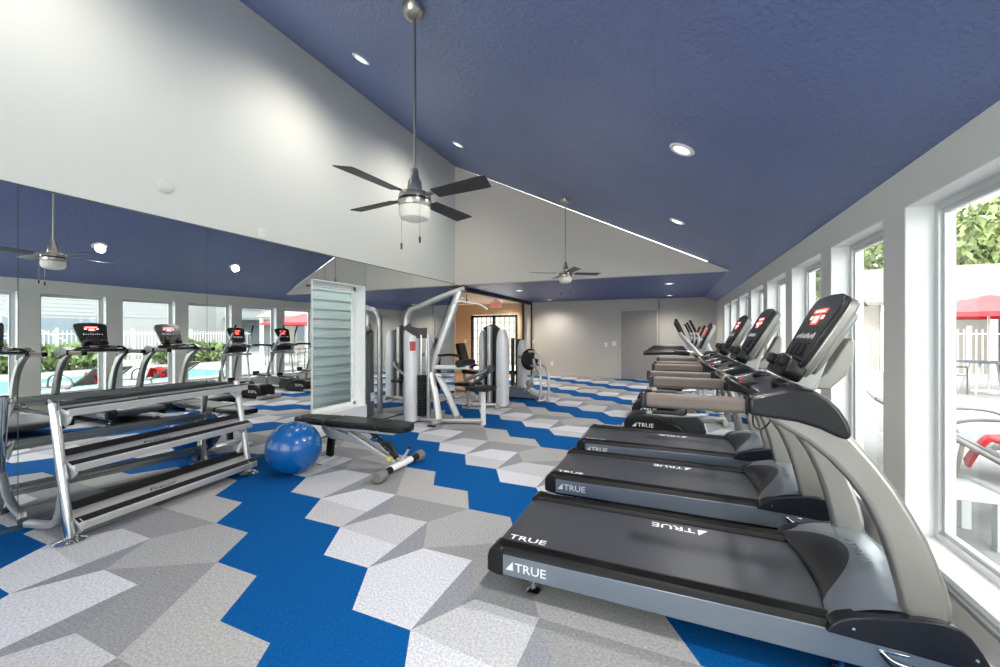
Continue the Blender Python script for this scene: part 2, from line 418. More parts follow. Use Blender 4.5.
# rear wall (behind the camera); unseen glazing added to let daylight fill the room
mb = MB(); mb.bx((XL - .2, YR - .2, 0), (-3.7, YR, 5.0)); mb.bx((.7, YR - .2, 0), (XR + .2, YR, 3.2)); mb.bx((-3.7, YR - .2, 0), (.7, YR, .3)); mb.bx((-3.7, YR - .2, 2.35), (.7, YR, 2.5)); mb.bx((-.95, YR - .2, 2.5), (.7, YR, 5.0)); mb.bx((-3.7, YR - .2, 3.3), (-.95, YR, 5.0))
struct(mb, 'wall_rear', 'wall')
mb = MB()
for x in (-3.7, -2.6, -1.5, -.4, .64): mb.bx((x, YR - .12, .3), (x + .06, YR - .06, 2.35))
for x in (-3.7, -2.35, -1.01): mb.bx((x, YR - .12, 2.5), (x + .06, YR - .06, 3.3))
o = struct(mb, 'window_13', 'alu')
MB().bx((-3.68, YR - .1, .3), (.68, YR - .094, 2.35)).build('glass', 'glass', o, smooth=0)

# ---- little things on the walls
def plate(name, loc, size, m, lab, cat, axis='y', slots=True, group=None):
    t = thing(name, loc, lab, cat, group)
    a = (size[0] / 2, size[1] / 2)
    if axis == 'y':
        MB().bx((-a[0], -.007, -a[1]), (a[0], 0, a[1])).build('cover_plate', m, t, bevel=.002)
        MB().bx((-.012, -.013, -.022), (.012, -.006, .022)).build('rocker', 'trim', t, bevel=.001)
    else:
        MB().bx((0, -a[0], -a[1]), (.008, a[0], a[1])).build('cover_plate', m, t, bevel=.002)
        MB().bx((.006, -.012, -.022), (.013, .012, .022)).build('rocker', 'trim', t, bevel=.001)
    return t
plate('light_switch', (-4.16, YB, 1.10), (.09, .13), 'trim', 'white switch plate on the back wall beside the lobby opening', 'switch')
plate('light_switch', (-1.84, YB, 1.02), (.09, .13), 'trim', 'white switch plate on the back wall, farther one from the grey door', 'switch')
plate('light_switch', (-1.60, YB, 1.06), (.13, .14), 'trim', 'wider white switch plate directly beside the grey door', 'switch')
plate('wall_outlet', (-3.52, YB, .40), (.09, .13), 'trim', 'white outlet low on the back wall near the carpet edge', 'outlet')
plate('wall_outlet', (-5.0 - 1.65, YB, 1.1), (.09, .13), 'trim', 'white plate on the tan lobby wall left of the glass door', 'switch')
plate('wall_outlet', (XL + .001, 4.80, .40), (.08, .13), 'alu', 'small grey outlet plate low on the mirror beside the siding window', 'outlet', axis='x')
t = thing('round_speaker', (XL, 2.10, 2.68), 'round white cover plate on the upper white wall above the mirrors', 'wall plate')
Ry = Matrix.Rotation(PI / 2, 3, 'Y')
MB().lathe([(0, 0), (.06, 0), (.06, .008), (.052, .014), (0, .014)], (0, 0, 0), 28, axis=Ry).build('cover', 'wall', t)
MB().lathe([(.047, .014), (.047, .017), (.05, .017), (.05, .014)], (0, 0, 0), 28, axis=Ry).build('ring', 'trim', t)
plate('wall_outlet', (XL, 3.02, 2.47), (.08, .11), 'trim', 'small white box plate just above the mirror top edge', 'outlet', axis='x')

# ---- exit sign in the lobby
t = thing('exit_sign', (-4.86, 11.0, SOF + .02), 'red and white EXIT sign hanging from the tan lobby ceiling', 'sign')
MB().bx((-.17, -.02, -.27), (.17, .02, -.08)).build('housing', 'trim', t, bevel=.004)
MB().bx((-.05, -.015, -.08), (.05, .015, 0)).build('canopy', 'trim', t)
MB().text('EXIT', .15, (-.13, -.021, -.225), (1, 0, 0), (0, 0, 1), width=.26).build('letters', 'red_sign', t, smooth=0)

# ------------------------------------------------------------------ ceiling fittings
SL = math.atan(.494)
def downlight(x, y, z, slope, label, group, warm=False, power=30):
    t = thing('recessed_downlight', (x, y, z), label, 'downlight', group)
    R = Matrix.Rotation(PI, 3, 'X')
    if slope: R = Matrix.Rotation(SL, 3, 'Y') @ R
    MB().lathe([(.062, 0), (.062, .006), (.072, .012), (.09, .010), (.098, .002), (.098, 0)], (0, 0, 0), 32, axis=R).build('trim_ring', 'trim', t)
    MB().lathe([(0, .002), (.064, .002), (.064, .004), (0, .007)], (0, 0, 0), 28, axis=R).build('lens', 'lamp', t)
    ld = bpy.data.lights.new('downlight_beam', 'SPOT'); ld.energy = power; ld.spot_size = math.radians(158 if slope else 150); ld.spot_blend = 1.0; ld.shadow_soft_size = .06
    ld.color = (1, .86, .68) if warm else (1, .95, .88)
    lo = bpy.data.objects.new('downlight_beam', ld); COL.objects.link(lo); lo.location = (x - (.03 if slope else 0), y, z - .05); lo.rotation_euler = (0, SL if slope else 0, 0)
    return t
G1 = 'recessed downlights in the sloped blue ceiling'
for x, y, lb in ((-3.07, 3.36, 'oval-looking white downlight high on the blue slope left of the near fan rod'), (-3.07, 5.48, 'white downlight on the blue slope right above the left wall corner'),
                 (.07, 3.34, 'largest white downlight, on the low side of the blue slope over the treadmills'), (.06, 5.48, 'smaller white downlight on the low side of the blue slope, farther along'),
                 (-3.07, 1.1, 'white downlight on the high side of the blue slope, overhead'), (.07, 1.1, 'white downlight on the low side of the blue slope, overhead')):
    downlight(x, y, zc(x), True, lb, G1, power=42 if x < -1 else 85)
G2 = 'recessed downlights in the flat dark blue ceiling'
for x, y, lb in ((-3.33, 8.9, 'white downlight in the flat blue ceiling just behind the gable, on the lobby side'), (-3.4, 11.7, 'white downlight in the flat blue ceiling nearest the back wall and lobby'),
                 (-.05, 8.86, 'white downlight in the flat blue ceiling just behind the gable, toward the windows'), (-.06, 11.6, 'white downlight in the flat blue ceiling near the back wall, toward the windows')):
    downlight(x, y, SOF, False, lb, G2, power=55)
G3 = 'warm downlights in the lobby ceiling'
downlight(-5.0, 11.75, SOF + .02, False, 'warm glowing downlight in the lobby ceiling above the glass door', G3, True, 80)
downlight(-5.6, 10.2, SOF + .02, False, 'warm glowing downlight in the lobby ceiling in front of the exit sign', G3, True, 80)

def ceiling_fan(x, y, zhub, off, label):
    t = thing('ceiling_fan', (x, y, zhub), label, 'ceiling fan', 'ceiling fans on long rods')
    h = zc(x) - zhub
    R = Matrix.Rotation(SL, 3, 'Y')
    MB().lathe([(0, 0), (.075, 0), (.078, -.02), (.06, -.075), (.025, -.10), (0, -.10)], (0, 0, h), 28, axis=R).build('canopy', 'steel', t)
    MB().cyl((0, 0, .12), (0, 0, h - .06), .0095, seg=14).build('down_rod', 'steel', t)
    MB().lathe([(0, .20), (.024, .20), (.03, .14), (.045, .12), (.052, .05), (.052, .045), (.10, .035), (.108, .02), (.108, -.045), (.10, -.06), (0, -.06)], (0, 0, 0), 36).build('motor_housing', 'steel', t)
    MB().lathe([(.109, -.004), (.1095, -.012), (.109, -.02)], (0, 0, 0), 36).build('band', 'black', t)
    MB().lathe([(.098, -.058), (.106, -.062), (.106, -.105), (.092, -.135), (.05, -.15), (0, -.153)], (0, 0, 0), 36).build('light_bowl', 'frost', t)
    for k in range(4):
        a = math.radians(off + 90 * k)
        Rz = Matrix.Rotation(a, 4, 'Z') @ Matrix.Rotation(math.radians(-11), 4, 'X')
        mb = MB(); mb.X = Rz
        pts = [(.17, -.052), (.54, -.066), (.60, -.064), (.57, .064), (.54, .066), (.17, .052)]
        mb.prism(pts, 'z', .008, .014)
        b = mb.build('blade', 'blade', t, bevel=.002)
        mb = MB(); mb.X = Rz; mb.prism([(.06, -.02), (.17, -.014), (.21, -.04), (.24, -.02), (.24, .02), (.21, .04), (.17, .014), (.06, .02)], 'z', .0145, .02)
        mb.build('blade_bracket', 'steel', b)
    for dx, L in ((-.045, .18), (.10, .15)):
        c = MB().cyl((dx, -.085, -.05 - L - .08), (dx, -.085, -.05), .0016, seg=6).build('pull_chain', 'steel', t)
        MB().lathe([(0, -.045), (.007, -.04), (.008, -.01), (.004, 0), (0, 0)], (dx, -.085, -.05 - L - .08), 10).build('chain_fob', 'blade', c)
    return t
ceiling_fan(-1.60, 2.26, 2.27, -7, 'large brushed nickel ceiling fan with four dark blades, the near one above the bench')
ceiling_fan(-1.63, 6.55, 2.35, 32, 'smaller-looking nickel ceiling fan with dark blades in front of the warm-lit white gable wall')

# ------------------------------------------------------------------ treadmill
TW = .80
def treadmill(Y0, label, sx=0.0):
    t = thing('treadmill', (.05 + sx, Y0 + TW / 2, 0), label, 'treadmill', 'treadmills in a row under the windows')
    O = (-.05, -TW / 2, 0)
    def B(): return MB(O)
    # side plates with print
    for y0, y1, sgn in ((0, .03, 1), (TW - .03, TW, -1)):
        mb = B(); mb.prism([(-.84, .118), (.99, .118), (.99, .235), (-.84, .222)], 'y', y0, y1)
        sp = mb.build('side_plate', 'plate', t, bevel=.004)
        mb = B()
        if sgn > 0:
            mb.text('TRUE', .062, (-.735, -.0005, .150), (1, 0, 0), (0, 0, 1), width=.165)
            mb.f([mb.v(p) for p in ((-.785, -.002, .150), (-.745, -.002, .150), (-.745, -.002, .197))])
        else:
            mb.text('TRUE', .062, (-.585, TW + .0005, .150), (-1, 0, 0), (0, 0, 1), width=.165)
        mb.build('logo', 'white_ink', sp, smooth=0)
    mb = B()
    mb.bx((-.82, .06, .08), (.95, .09, .18)); mb.bx((-.82, TW - .09, .08), (.95, TW - .06, .18))
    for x in (-.7, -.2, .3, .85): mb.bx((x, .03, .11), (x + .05, TW - .03, .17))
    mb.build('deck_frame', 'black', t)
    # rear end caps
    for y0, y1 in ((-.006, .105), (TW - .105, TW + .006)):
        B().prism([(-.888, .125), (-.84, .112), (-.80, .112), (-.80, .25), (-.85, .256), (-.878, .235), (-.888, .2)], 'y', y0, y1).build('end_cap', 'black', t, bevel=.008)
    B().cyl((-.852, .1, .185), (-.852, TW - .1, .185), .038, seg=20).build('rear_roller', 'belt', t)
    # foot rails with grip ribs
    for a, m in ((.0, 1), (TW, -1)):
        mb = B()
        pr_ = [(a + m * .0, .222), (a + m * .006, .236), (a + m * .022, .252), (a + m * .092, .254), (a + m * .104, .238), (a + m * .104, .222)]
        mb.prism(pr_, 'x', -.845, .62)
        r = mb.build('foot_rail', 'rubber', t, bevel=.002)
        mb = B()
        for q in (.034, .044, .054, .064, .074): mb.bx((-.835, a + m * q, .2535), (.60, a + m * (q + .004), .2565))
        mb.build('grip_ribs', 'black', r, smooth=0)
    # belt
    mb = B(); mb.prism([(-.875, .2), (-.868, .222), (-.845, .2335), (.64, .2335), (.64, .222), (-.84, .222), (-.86, .16)], 'y', .108, TW - .108)
    bl = mb.build('running_belt', 'belt', t)
    mb = B()
    mb.text('TRUE', .065, (-.83, .145, .2337), (1, 0, 0), (0, 1, 0), width=.21, thick=.0006)
    mb.build('belt_print', 'white_ink', bl, smooth=0); mb = B()
    mb.text('TRUE', .075, (.12, .655, .2337), (-1, 0, 0), (0, -1, 0), width=.23, thick=.0006)
    mb.f([mb.v(p) for p in ((.185, .655, .2343), (.135, .655, .2343), (.135, .585, .2343))])
    mb.build('belt_print', 'white_ink', bl, smooth=0)
    # motor hood: a curved shell
    mb = B(); NS, NT = 34, 28; G = []
    for j in range(NT + 1):
        tt = j / NT; y = .028 + tt * (TW - .056); row = []
        xr = .55 + .05 * math.sin(PI * tt)
        for i in range(NS + 1):
            lim = .15 * max(0.0, math.sin(PI * max(0.0, min(1.0, (tt - .20) / .80)))) ** .8
            x = xr + lim * i / 12 if i <= 12 else xr + lim + (.985 - xr - lim) * (i - 12) / (NS - 12)
            s_ = (x - xr) / (.985 - xr)
            up = min(1, s_ / .55); up = math.sin(up * PI / 2) ** .75
            dn = 1 if s_ < .70 else max(0.0, math.cos((s_ - .70) / .30 * PI / 2)) ** .7
            z = .246 + (.094 + .035 * math.sin(PI * tt) ** .8) * up * dn
            row.append((mb.v((x, y, max(z, .236))), x - xr, s_))
        G.append(row)
    for j in range(NT):
        tt = (j + .5) / NT
        for i in range(NS):
            mb.mi = 1 if i < 12 else 0
            mb.f([G[j][i][0], G[j][i + 1][0], G[j + 1][i + 1][0], G[j + 1][i][0]])
    hd = mb.build('motor_hood', ['hood', 'hood_dark'], t, smooth=60)
    mb = B()
    mb.text('TRUE', .045, (.755, .48, .377), (0, -1, 0), (1, 0, 0), width=.20, thick=.0015)
    mb.f([mb.v(p) for p in ((.755, .515, .3785), (.755, .492, .3785), (.79, .492, .3785))])
    mb.build('hood_print', 'dark_ink', hd, smooth=0)
    mb = B(); mb.prism([(.55, .12), (.985, .12), (.985, .245), (.965, .262), (.60, .25)], 'y', .03, TW - .03); mb.build('motor_box', 'navy', t)
    prof = [(.54, .226), (.553, .256), (.581, .284), (.63, .303), (.684, .318), (.748, .332), (.82, .346), (.872, .350), (.91, .342), (.94, .318), (.968, .275), (.988, .235), (.99, .20), (.80, .214)]
    for y0, y1 in ((-.014, .05), (TW - .05, TW + .014)):
        mb = B(); mb.prism(prof, 'y', y0, y1)
        cv = mb.build('side_shroud', 'navy', t, bevel=.006)
        yy = y0 - .001 if y0 < 0 else y1 + .001
        for x, z in ((.62, .262), (.95, .25)): B().lathe([(0, 0), (.006, 0), (.006, .003), (0, .004)], (x, yy, z), 10, axis=Matrix.Rotation(PI / 2 if y0 < 0 else -PI / 2, 3, 'X')).build('screw', 'chrome', cv)
    # lever latch and adjuster on the near plate
    mb = B(); mb.tube([(.70, -.008, .20), (.73, -.014, .178), (.77, -.014, .168), (.80, -.008, .168)], .005); mb.bx((.695, -.010, .196), (.78, -.001, .206))
    mb.build('latch', 'chrome', t, bevel=.002)
    mb = B(); mb.tube([(.70, -.012, .192), (.73, -.016, .16), (.78, -.012, .15)], .005); mb.bx((.79, -.010, .150), (.84, -.001, .17)); mb.build('transport_bracket', 'black', t)
    # levelling feet
    for x in (-.67, .62):
        for y in (.10, TW - .10):
            mb = B(); mb.cyl((x, y, .012), (x, y, .12), .011); mb.lathe([(0, .0), (.036, .0), (.038, .012), (.03, .02), (.014, .026), (.013, .05)], (x, y, 0), 20); mb.build('levelling_foot', 'chrome', t)
    # uprights
    outer = [(.914, .315), (.908, .40), (.893, .47), (.873, .535), (.845, .615), (.804, .70), (.757, .79), (.701, .875), (.64, .955), (.577, 1.02), (.50, 1.065), (.42, 1.085)]
    inner = [(.30, 1.05), (.36, 1.01), (.411, .979), (.49, .93), (.561, .868), (.62, .80), (.671, .72), (.715, .615), (.746, .505), (.77, .40), (.783, .315)]
    for y0, y1 in ((.015, .082), (TW - .082, TW - .015)):
        mb = B(); mb.prism(outer + inner, 'y', y0, y1)
        mb.build('upright', 'upright', t, bevel=.02, segs=4)
    # hand grips and console wings
    for y0, y1 in ((.0, .062), (TW - .062, TW)):
        mb = B(); mb.bx((-.112, y0, 1.030), (.285, y1, 1.092)); g = mb.build('hand_grip', 'foam', t, bevel=.016, segs=4)
        mb = B(); mb.bx((-.13, y0 - .002, 1.028), (-.108, y1 + .002, 1.094)); mb.bx((.276, y0 - .003, 1.026), (.29, y1 + .003, 1.098)); mb.build('end_cap', 'black', g, bevel=.006)
        wp = [(.285, 1.032), (.285, 1.10), (.34, 1.115), (.40, 1.133), (.45, 1.148), (.50, 1.142), (.545, 1.115), (.58, 1.075), (.605, 1.03), (.618, .985), (.606, .958), (.575, .968), (.52, .994), (.45, 1.014), (.37, 1.022)]
        yy = (y0 - .02, y1 + .03) if y0 < .3 else (y0 - .03, y1 + .02)
        mb = B(); mb.prism(wp, 'y', *yy); mb.build('console_wing', 'wing', t, bevel=.018, segs=4)
    # dash tray between the wings
    mb = B(); mb.prism([(.33, 1.07), (.34, 1.105), (.45, 1.14), (.52, 1.135), (.58, 1.08), (.58, 1.04), (.45, 1.05)], 'y', .08, TW - .08)
    ds = mb.build('dash_tray', 'navy', t, bevel=.012, segs=3)
    mb = B()
    for y in (.14, TW - .22): B().lathe([(.0, .01), (.034, .01), (.036, .035), (.042, .038), (.04, .0), (0, 0)], (.44, y + .04, 1.105), 18).build('cup_holder', 'black', ds)
    # front handle bar
    mb = B(); mb.tube([(.34, .06, 1.09), (.26, .14, 1.13), (.235, .26, 1.15), (.235, .40, 1.15), (.235, .54, 1.15), (.26, .66, 1.13), (.34, .74, 1.09)], .017, seg=12)
    hb = mb.build('front_handle', 'black', t)
    mb = B(); mb.tube([(.236, .23, 1.148), (.235, .27, 1.15), (.235, .33, 1.15)], .019, seg=12); mb.tube([(.235, .47, 1.15), (.235, .53, 1.15), (.236, .57, 1.148)], .019, seg=12); mb.build('pulse_sensor', 'steel', hb)
    B().bx((.29, .37, 1.10), (.40, .43, 1.122)).build('stop_button_base', 'black', t, bevel=.006)
    B().lathe([(0, 0), (.012, 0), (.012, .010), (.008, .014), (0, .014)], (.315, .40, 1.12), 16).build('stop_button', 'red', t)
    # console head
    ang = math.atan2(.175, .335); h = Vector((math.sin(ang), 0, math.cos(ang))); n = Vector((-math.cos(ang), 0, math.sin(ang))); yv = Vector((0, -1, 0))
    T = Matrix.Identity(4)
    for k, vec in enumerate((yv, h, n)):
        for r in range(3): T[r][k] = vec[r]
    T.translation = Vector((.505, TW / 2, 1.182))
    def CB(): b = B(); b.X = T; return b
    out = [(-.140, .0), (.140, .0), (.170, .05), (.212, .335), (.196, .376), (.12, .394), (0, .400), (-.12, .394), (-.196, .376), (-.212, .335), (-.170, .05)]
    mb = CB(); mb.prism([(a * 1.0, b) for a, b in out], 'z', -.012, .012); cf = mb.build('console', 'screen', t, bevel=.007, segs=3)
    mb = CB(); mb.prism([(a * .985, b * .985 + .003) for a, b in out], 'z', -.05, -.011); mb.prism([(a * .8, b * .8 + .03) for a, b in out], 'z', -.078, -.05); mb.build('back_shell', 'upright', cf, bevel=.01, segs=3)
    mb = CB()
    mb.bx((-.085, .300, .0125), (.085, .322, .0138)); mb.bx((-.045, .242, .0125), (.045, .292, .0138)); mb.build('red_display', 'red_led', cf, smooth=0)
    mb = CB(); mb.bx((-.030, .250, .0138), (.030, .284, .0144)); mb.bx((-.07, .305, .0138), (.07, .316, .0144))
    for sx in (-1, 1): mb.bx((sx * .075 - .016, .268, .0125), (sx * .075 + .016, .288, .0136))
    mb.build('display_digits', 'white_led', cf, smooth=0)
    mb = CB()
    for k in range(9): mb.bx((-.124 + k * .029, .168 + .006 * (k % 2), .0125), (-.114 + k * .029, .186 + .006 * (k % 3), .0135))
    mb.build('key_labels', 'white_ink', cf, smooth=0)
    mb = CB()
    for k in range(3): mb.bx((-.11 + k * .075, .085, .012), (-.055 + k * .075, .135, .017))
    mb.bx((-.13, .142, .012), (.13, .147, .018)); mb.build('keypad', 'black', cf, bevel=.002)
    mb = CB(); mb.prism([(-.15, -.035), (.15, -.035), (.165, .0), (.15, .062), (.05, .075), (-.05, .075), (-.15, .062), (-.165, .0)], 'z', -.03, .05)
    mb.build('accessory_tray', 'black', t, bevel=.012, segs=3)
    for q in (-.09, .09): CB().box((q, .03, .06), (.07, .05, .04)).build('speaker_pod', 'rubber', t, bevel=.01, segs=3)
    # neck and rear fin
    mb = B(); mb.prism([(.49, 1.10), (.50, 1.19), (.60, 1.28), (.65, 1.26), (.62, 1.17), (.60, 1.10)], 'y', .32, TW - .32); mb.build('neck', 'silver', t, bevel=.012, segs=3)
    mb = B(); mb.prism([(.56, 1.10), (.575, 1.14), (.63, 1.155), (.66, 1.18), (.735, 1.335), (.755, 1.34), (.765, 1.325), (.76, 1.24), (.73, 1.165), (.67, 1.10)], 'y', .40, .50)
    mb.build('rear_bracket', 'upright', t, bevel=.014, segs=3)
    # sensor cord hanging under the console
    mb = B(); mb.tube([(.32, .10, 1.05), (.33, .16, .96), (.37, .22, .93), (.42, .30, .96), (.44, .36, 1.05)], .0035, seg=6); mb.build('cord', 'black', t)
    return t
treadmill(1.90, 'nearest treadmill, largest in the photo, whose front ends beside the window sill')
treadmill(3.045, 'second treadmill counted from the nearest one, between two other treadmills', -.035)
treadmill(4.16, 'third treadmill from the nearest, next to the first elliptical trainer', -.03)

# ------------------------------------------------------------------ elliptical trainers
def elliptical(Yc, label):
    t = thing('elliptical_trainer', (.0, Yc, 0), label, 'elliptical trainer', 'elliptical trainers beyond the treadmills')
    mb = MB(); mb.tube([(-.70, 0, .06), (.75, 0, .06)], .04, sq=(.09, .06, .015)); mb.tube([(.72, -.28, .045), (.72, .28, .045)], .04, sq=(.07, .07, .015)); mb.tube([(-.62, -.26, .045), (-.62, .26, .045)], .04, sq=(.07, .07, .015))
    mb.build('base_frame', 'silver', t, bevel=.004)
    hp = [(-.56, .035), (-.59, .09), (-.595, .17), (-.565, .235), (-.49, .285), (-.37, .305), (-.23, .295), (-.10, .26), (.02, .21), (.12, .15), (.15, .09), (.14, .035)]
    hs = MB().prism(hp, 'y', -.17, .17).build('drive_housing', 'black', t, bevel=.03, segs=4)
    mb = MB(); mb.text('TRUE', .075, (-.42, -.1715, .13), (1, 0, 0), (0, 0, 1), width=.20); mb.f([mb.v(p) for p in ((-.485, -.173, .13), (-.435, -.173, .13), (-.435, -.173, .185))]); mb.build('logo', 'white_ink', hs, smooth=0)
    Rx = Matrix.Rotation(PI / 2, 3, 'X')
    MB().prism([(.0, .04), (-.05, .18), (.0, .30), (.12, .37), (.26, .36), (.36, .26), (.40, .12), (.38, .04)], 'y', -.13, .13).build('front_housing', 'hood_dark', t, bevel=.03, segs=4)
    for sy in (-1, 1):
        up = .14 if sy > 0 else -.05
        mb = MB(); mb.tube([(-.30, sy * .215, .36 + up * .4), (-.05, sy * .25, .35 + up * .5), (.38, sy * .27, .36)], .024, seg=12)
        pa = mb.build('pedal_arm', 'silver', t)
        mb = MB(); mb.prism([(-.22, 0), (.16, 0), (.19, .03), (.19, .09), (.175, .09), (.165, .03), (-.2, .025)], 'y', sy * .27 - .075, sy * .27 + .075); 
        o = mb.build('pedal', 'rubber', pa, bevel=.008); o.location = (-.02, 0, .37 + up * .5)
        dx = .09 * sy
        mb = MB(); mb.tube([(.38, sy * .27, .33), (.44 - dx * .3, sy * .27, .62), (.44, sy * .27, .90), (.32 + dx * .3, sy * .27, 1.12), (.24 + dx, sy * .27, 1.30), (.20 + dx, sy * .26, 1.38)], .019, seg=12)
        ma = mb.build('moving_arm', 'silver', t)
        mb = MB(); mb.tube([(.23 + dx, sy * .268, 1.32), (.19 + dx, sy * .26, 1.42), (.13 + dx, sy * .25, 1.54)], .018, seg=12); mb.build('arm_grip', 'black', ma)
        mb = MB(); mb.tube([(.45, sy * .10, 1.02), (.30, sy * .20, 1.10), (.0, sy * .24, 1.115), (-.32, sy * .24, 1.105)], .019, seg=12)
        mb.build('fixed_handle', 'silver', t)
        mb = MB(); mb.tube([(.20, sy * .225, 1.105), (.0, sy * .24, 1.115), (-.34, sy * .24, 1.105)], .026, seg=12); mb.build('handle_grip', 'black', t)
        mb = MB(); mb.tube([(.78, sy * .15, .06), (.72, sy * .15, .45), (.60, sy * .13, .80), (.47, sy * .10, 1.04)], .03, seg=12, sq=None); mb.build('mast', 'upright', t)
    mb = MB(); mb.prism([(.36, .96), (.34, 1.07), (.40, 1.14), (.50, 1.14), (.58, 1.06), (.58, .98), (.48, .93)], 'y', -.20, .20); mb.build('dash_tray', 'navy', t, bevel=.015, segs=3)
    mb = MB(); mb.cyl((.42, -.34, .90), (.42, .34, .90), .022); mb.build('pivot_axle', 'silver', t)
    ang = .42; h = Vector((math.sin(ang), 0, math.cos(ang))); n = Vector((-math.cos(ang), 0, math.sin(ang))); yv = Vector((0, -1, 0))
    T = Matrix.Identity(4)
    for k, vec in enumerate((yv, h, n)):
        for r in range(3): T[r][k] = vec[r]
    T.translation = Vector((.33, 0, 1.16))
    out = [(-.13, 0), (.13, 0), (.19, .28), (.18, .33), (.09, .35), (-.09, .35), (-.18, .33), (-.19, .28)]
    mb = MB(); mb.X = T; mb.prism(out, 'z', 0, .03); cf = mb.build('console', 'screen', t, bevel=.008, segs=3)
    mb = MB(); mb.X = T; mb.prism([(a * .98, b * .98 + .003) for a, b in out], 'z', -.045, 0); mb.build('back_shell', 'silver', cf, bevel=.01)
    mb = MB(); mb.X = T; mb.bx((-.08, .25, .031), (.08, .28, .032)); mb.bx((-.04, .18, .031), (.04, .24, .032)); mb.build('red_display', 'red_led', cf, smooth=0)
    mb = MB(); mb.X = T
    for k in range(6): mb.bx((-.1 + k * .036, .11, .031), (-.08 + k * .036, .13, .032))
    mb.build('key_labels', 'white_ink', cf, smooth=0)
    mb = MB(); mb.tube([(.45, 0, 1.08), (.40, 0, 1.15), (.38, 0, 1.22)], .045, sq=(.12, .06, .015)); mb.build('neck', 'silver', t)
    return t
E1 = elliptical(5.75, 'first elliptical trainer, the one right beside the third treadmill')
dup(E1, (0, 6.88, 0), label='middle elliptical trainer, partly hidden behind the first elliptical')
dup(E1, (0, 8.02, 0), label='last elliptical trainer, farthest from the treadmills')

# ------------------------------------------------------------------ dumbbell rack
t = thing('dumbbell_rack', (-3.61, 1.29, 0), 'empty three-tier silver dumbbell rack with black shelf strips before the mirrors', 'rack', rz=math.radians(6.8))
# local: +y along the rack, -x toward the wall
RL = 1.325
def rackx(z): return -.17 * z / .9
for y in (0, RL):
    post = MB().cyl((rackx(.0), y, .015), (rackx(.89), y, .895), .027, seg=24).build('post', 'chrome' if y == 0 else 'silver', t)
    MB().lathe([(0, 0), (.078, 0), (.08, .008), (.06, .016), (.036, .03), (0, .03)], (0, y, 0), 28).build('foot_plate', 'chrome', post)
    s = 1 if y == 0 else -1
    mb = MB(); mb.tube([(rackx(.30) - .02, y + .005, .30), (-.14, y + .02 * s, .16), (-.24, y + .04 * s, .07), (-.38, y + .05 * s, .04), (-.515, y + .03 * s, .038)], .03, sq=(.045, .05, .014), n=5)
    mb.build('rear_leg', 'silver', t)
tl = math.radians(27)
for k, z in enumerate((.165, .525, .865)):
    tl = math.radians((27, 21, 9)[k])
    cx = rackx(z) - .01
    def P(u, w): return (cx + u * math.cos(tl) - w * math.sin(tl) * 0 , z + w + (-u) * math.sin(tl))
    mb = MB(); y0, y1 = .02, RL + .03
    def strip(u0, u1, w0, w1, m):
        mb.mi = m
        q = [(cx + u0 * math.cos(tl), z - u0 * math.sin(tl) + w0), (cx + u1 * math.cos(tl), z - u1 * math.sin(tl) + w0), (cx + u1 * math.cos(tl), z - u1 * math.sin(tl) + w1), (cx + u0 * math.cos(tl), z - u0 * math.sin(tl) + w1)]
        vs0 = [mb.v((a, y0, b)) for a, b in q]; vs1 = [mb.v((a, y1, b)) for a, b in q]
        mb.bridge(vs0, vs1); mb.f(vs0[::-1]); mb.f(vs1)
    strip(-.105, -.045, -.03, .0, 0); strip(-.045, .045, -.022, -.004, 0); strip(.045, .115, -.03, .0, 0); strip(.108, .122, -.036, .010, 0)
    sh = mb.build('shelf', 'silver', t, bevel=.003)
    mb = MB(); mb.mi = 0; strip(-.102, -.03, .0005, .005, 0); strip(.052, .10, .0005, .005, 0); mb.build('rubber_strip', 'rubber', sh, smooth=0)
    if k < 3:
        mb = MB(); h = Vector((math.cos(tl), 0, -math.sin(tl)))
        org = Vector((cx, RL * .36, z)) + h * .032 + Vector((0, 0, -.0035))
        mb.text('Precor', .046, org, (0, 1, 0), -h, width=.20, shear=.3); mb.build('shelf_logo', 'dark_ink', sh, smooth=0)
    for y, s in ((0, 1), (RL, -1)):
        mb = MB(); 
        mb.prism([(cx + .125, z - .05), (cx - .13, z + .045), (cx - .13, z - .0), (cx - .02, z - .09), (cx + .05, z - .135), (cx + .10, z - .10)], 'y', y + s * .035, y + s * .042)
        mb.build('bracket', 'silver', t, bevel=.002)

# ------------------------------------------------------------------ exercise ball
o = MB().lathe([(0, 0)] + [(.25 * math.sin(PI * k / 40), .25 - .25 * math.cos(PI * k / 40)) for k in range(1, 40)] + [(0, .5)], (0, 0, 0), 64)
b = o.build('exercise_ball', 'ball', None, loc=(-3.385, 2.79, .0)); tag(b, 'glossy blue exercise ball on the blue carpet between rack and bench', 'exercise ball')
b.rotation_euler = (0, 0, 0)
MB().lathe([(0, .004), (.012, .004), (.014, 0), (.014, -.004), (0, -.004)], (-.245, 0, .25), 14, axis=Matrix.Rotation(PI / 2, 3, 'Y')).build('valve_plug', 'trim', b)
mb = MB()
for z in (.2, .225, .25, .275, .3):
    r = math.sqrt(.25 ** 2 - (z - .25) ** 2)
    mb.lathe([(r - .001, z - .0018), (r + .0012, z), (r - .001, z + .0018)], (0, 0, 0), 64)
mb.build('ridge_rings', 'ball', b)

# ------------------------------------------------------------------ adjustable bench
t = thing('adjustable_bench', (-2.95, 3.22, 0), 'adjustable black padded weight bench lying flat behind the blue ball', 'weight bench', rz=math.radians(3))
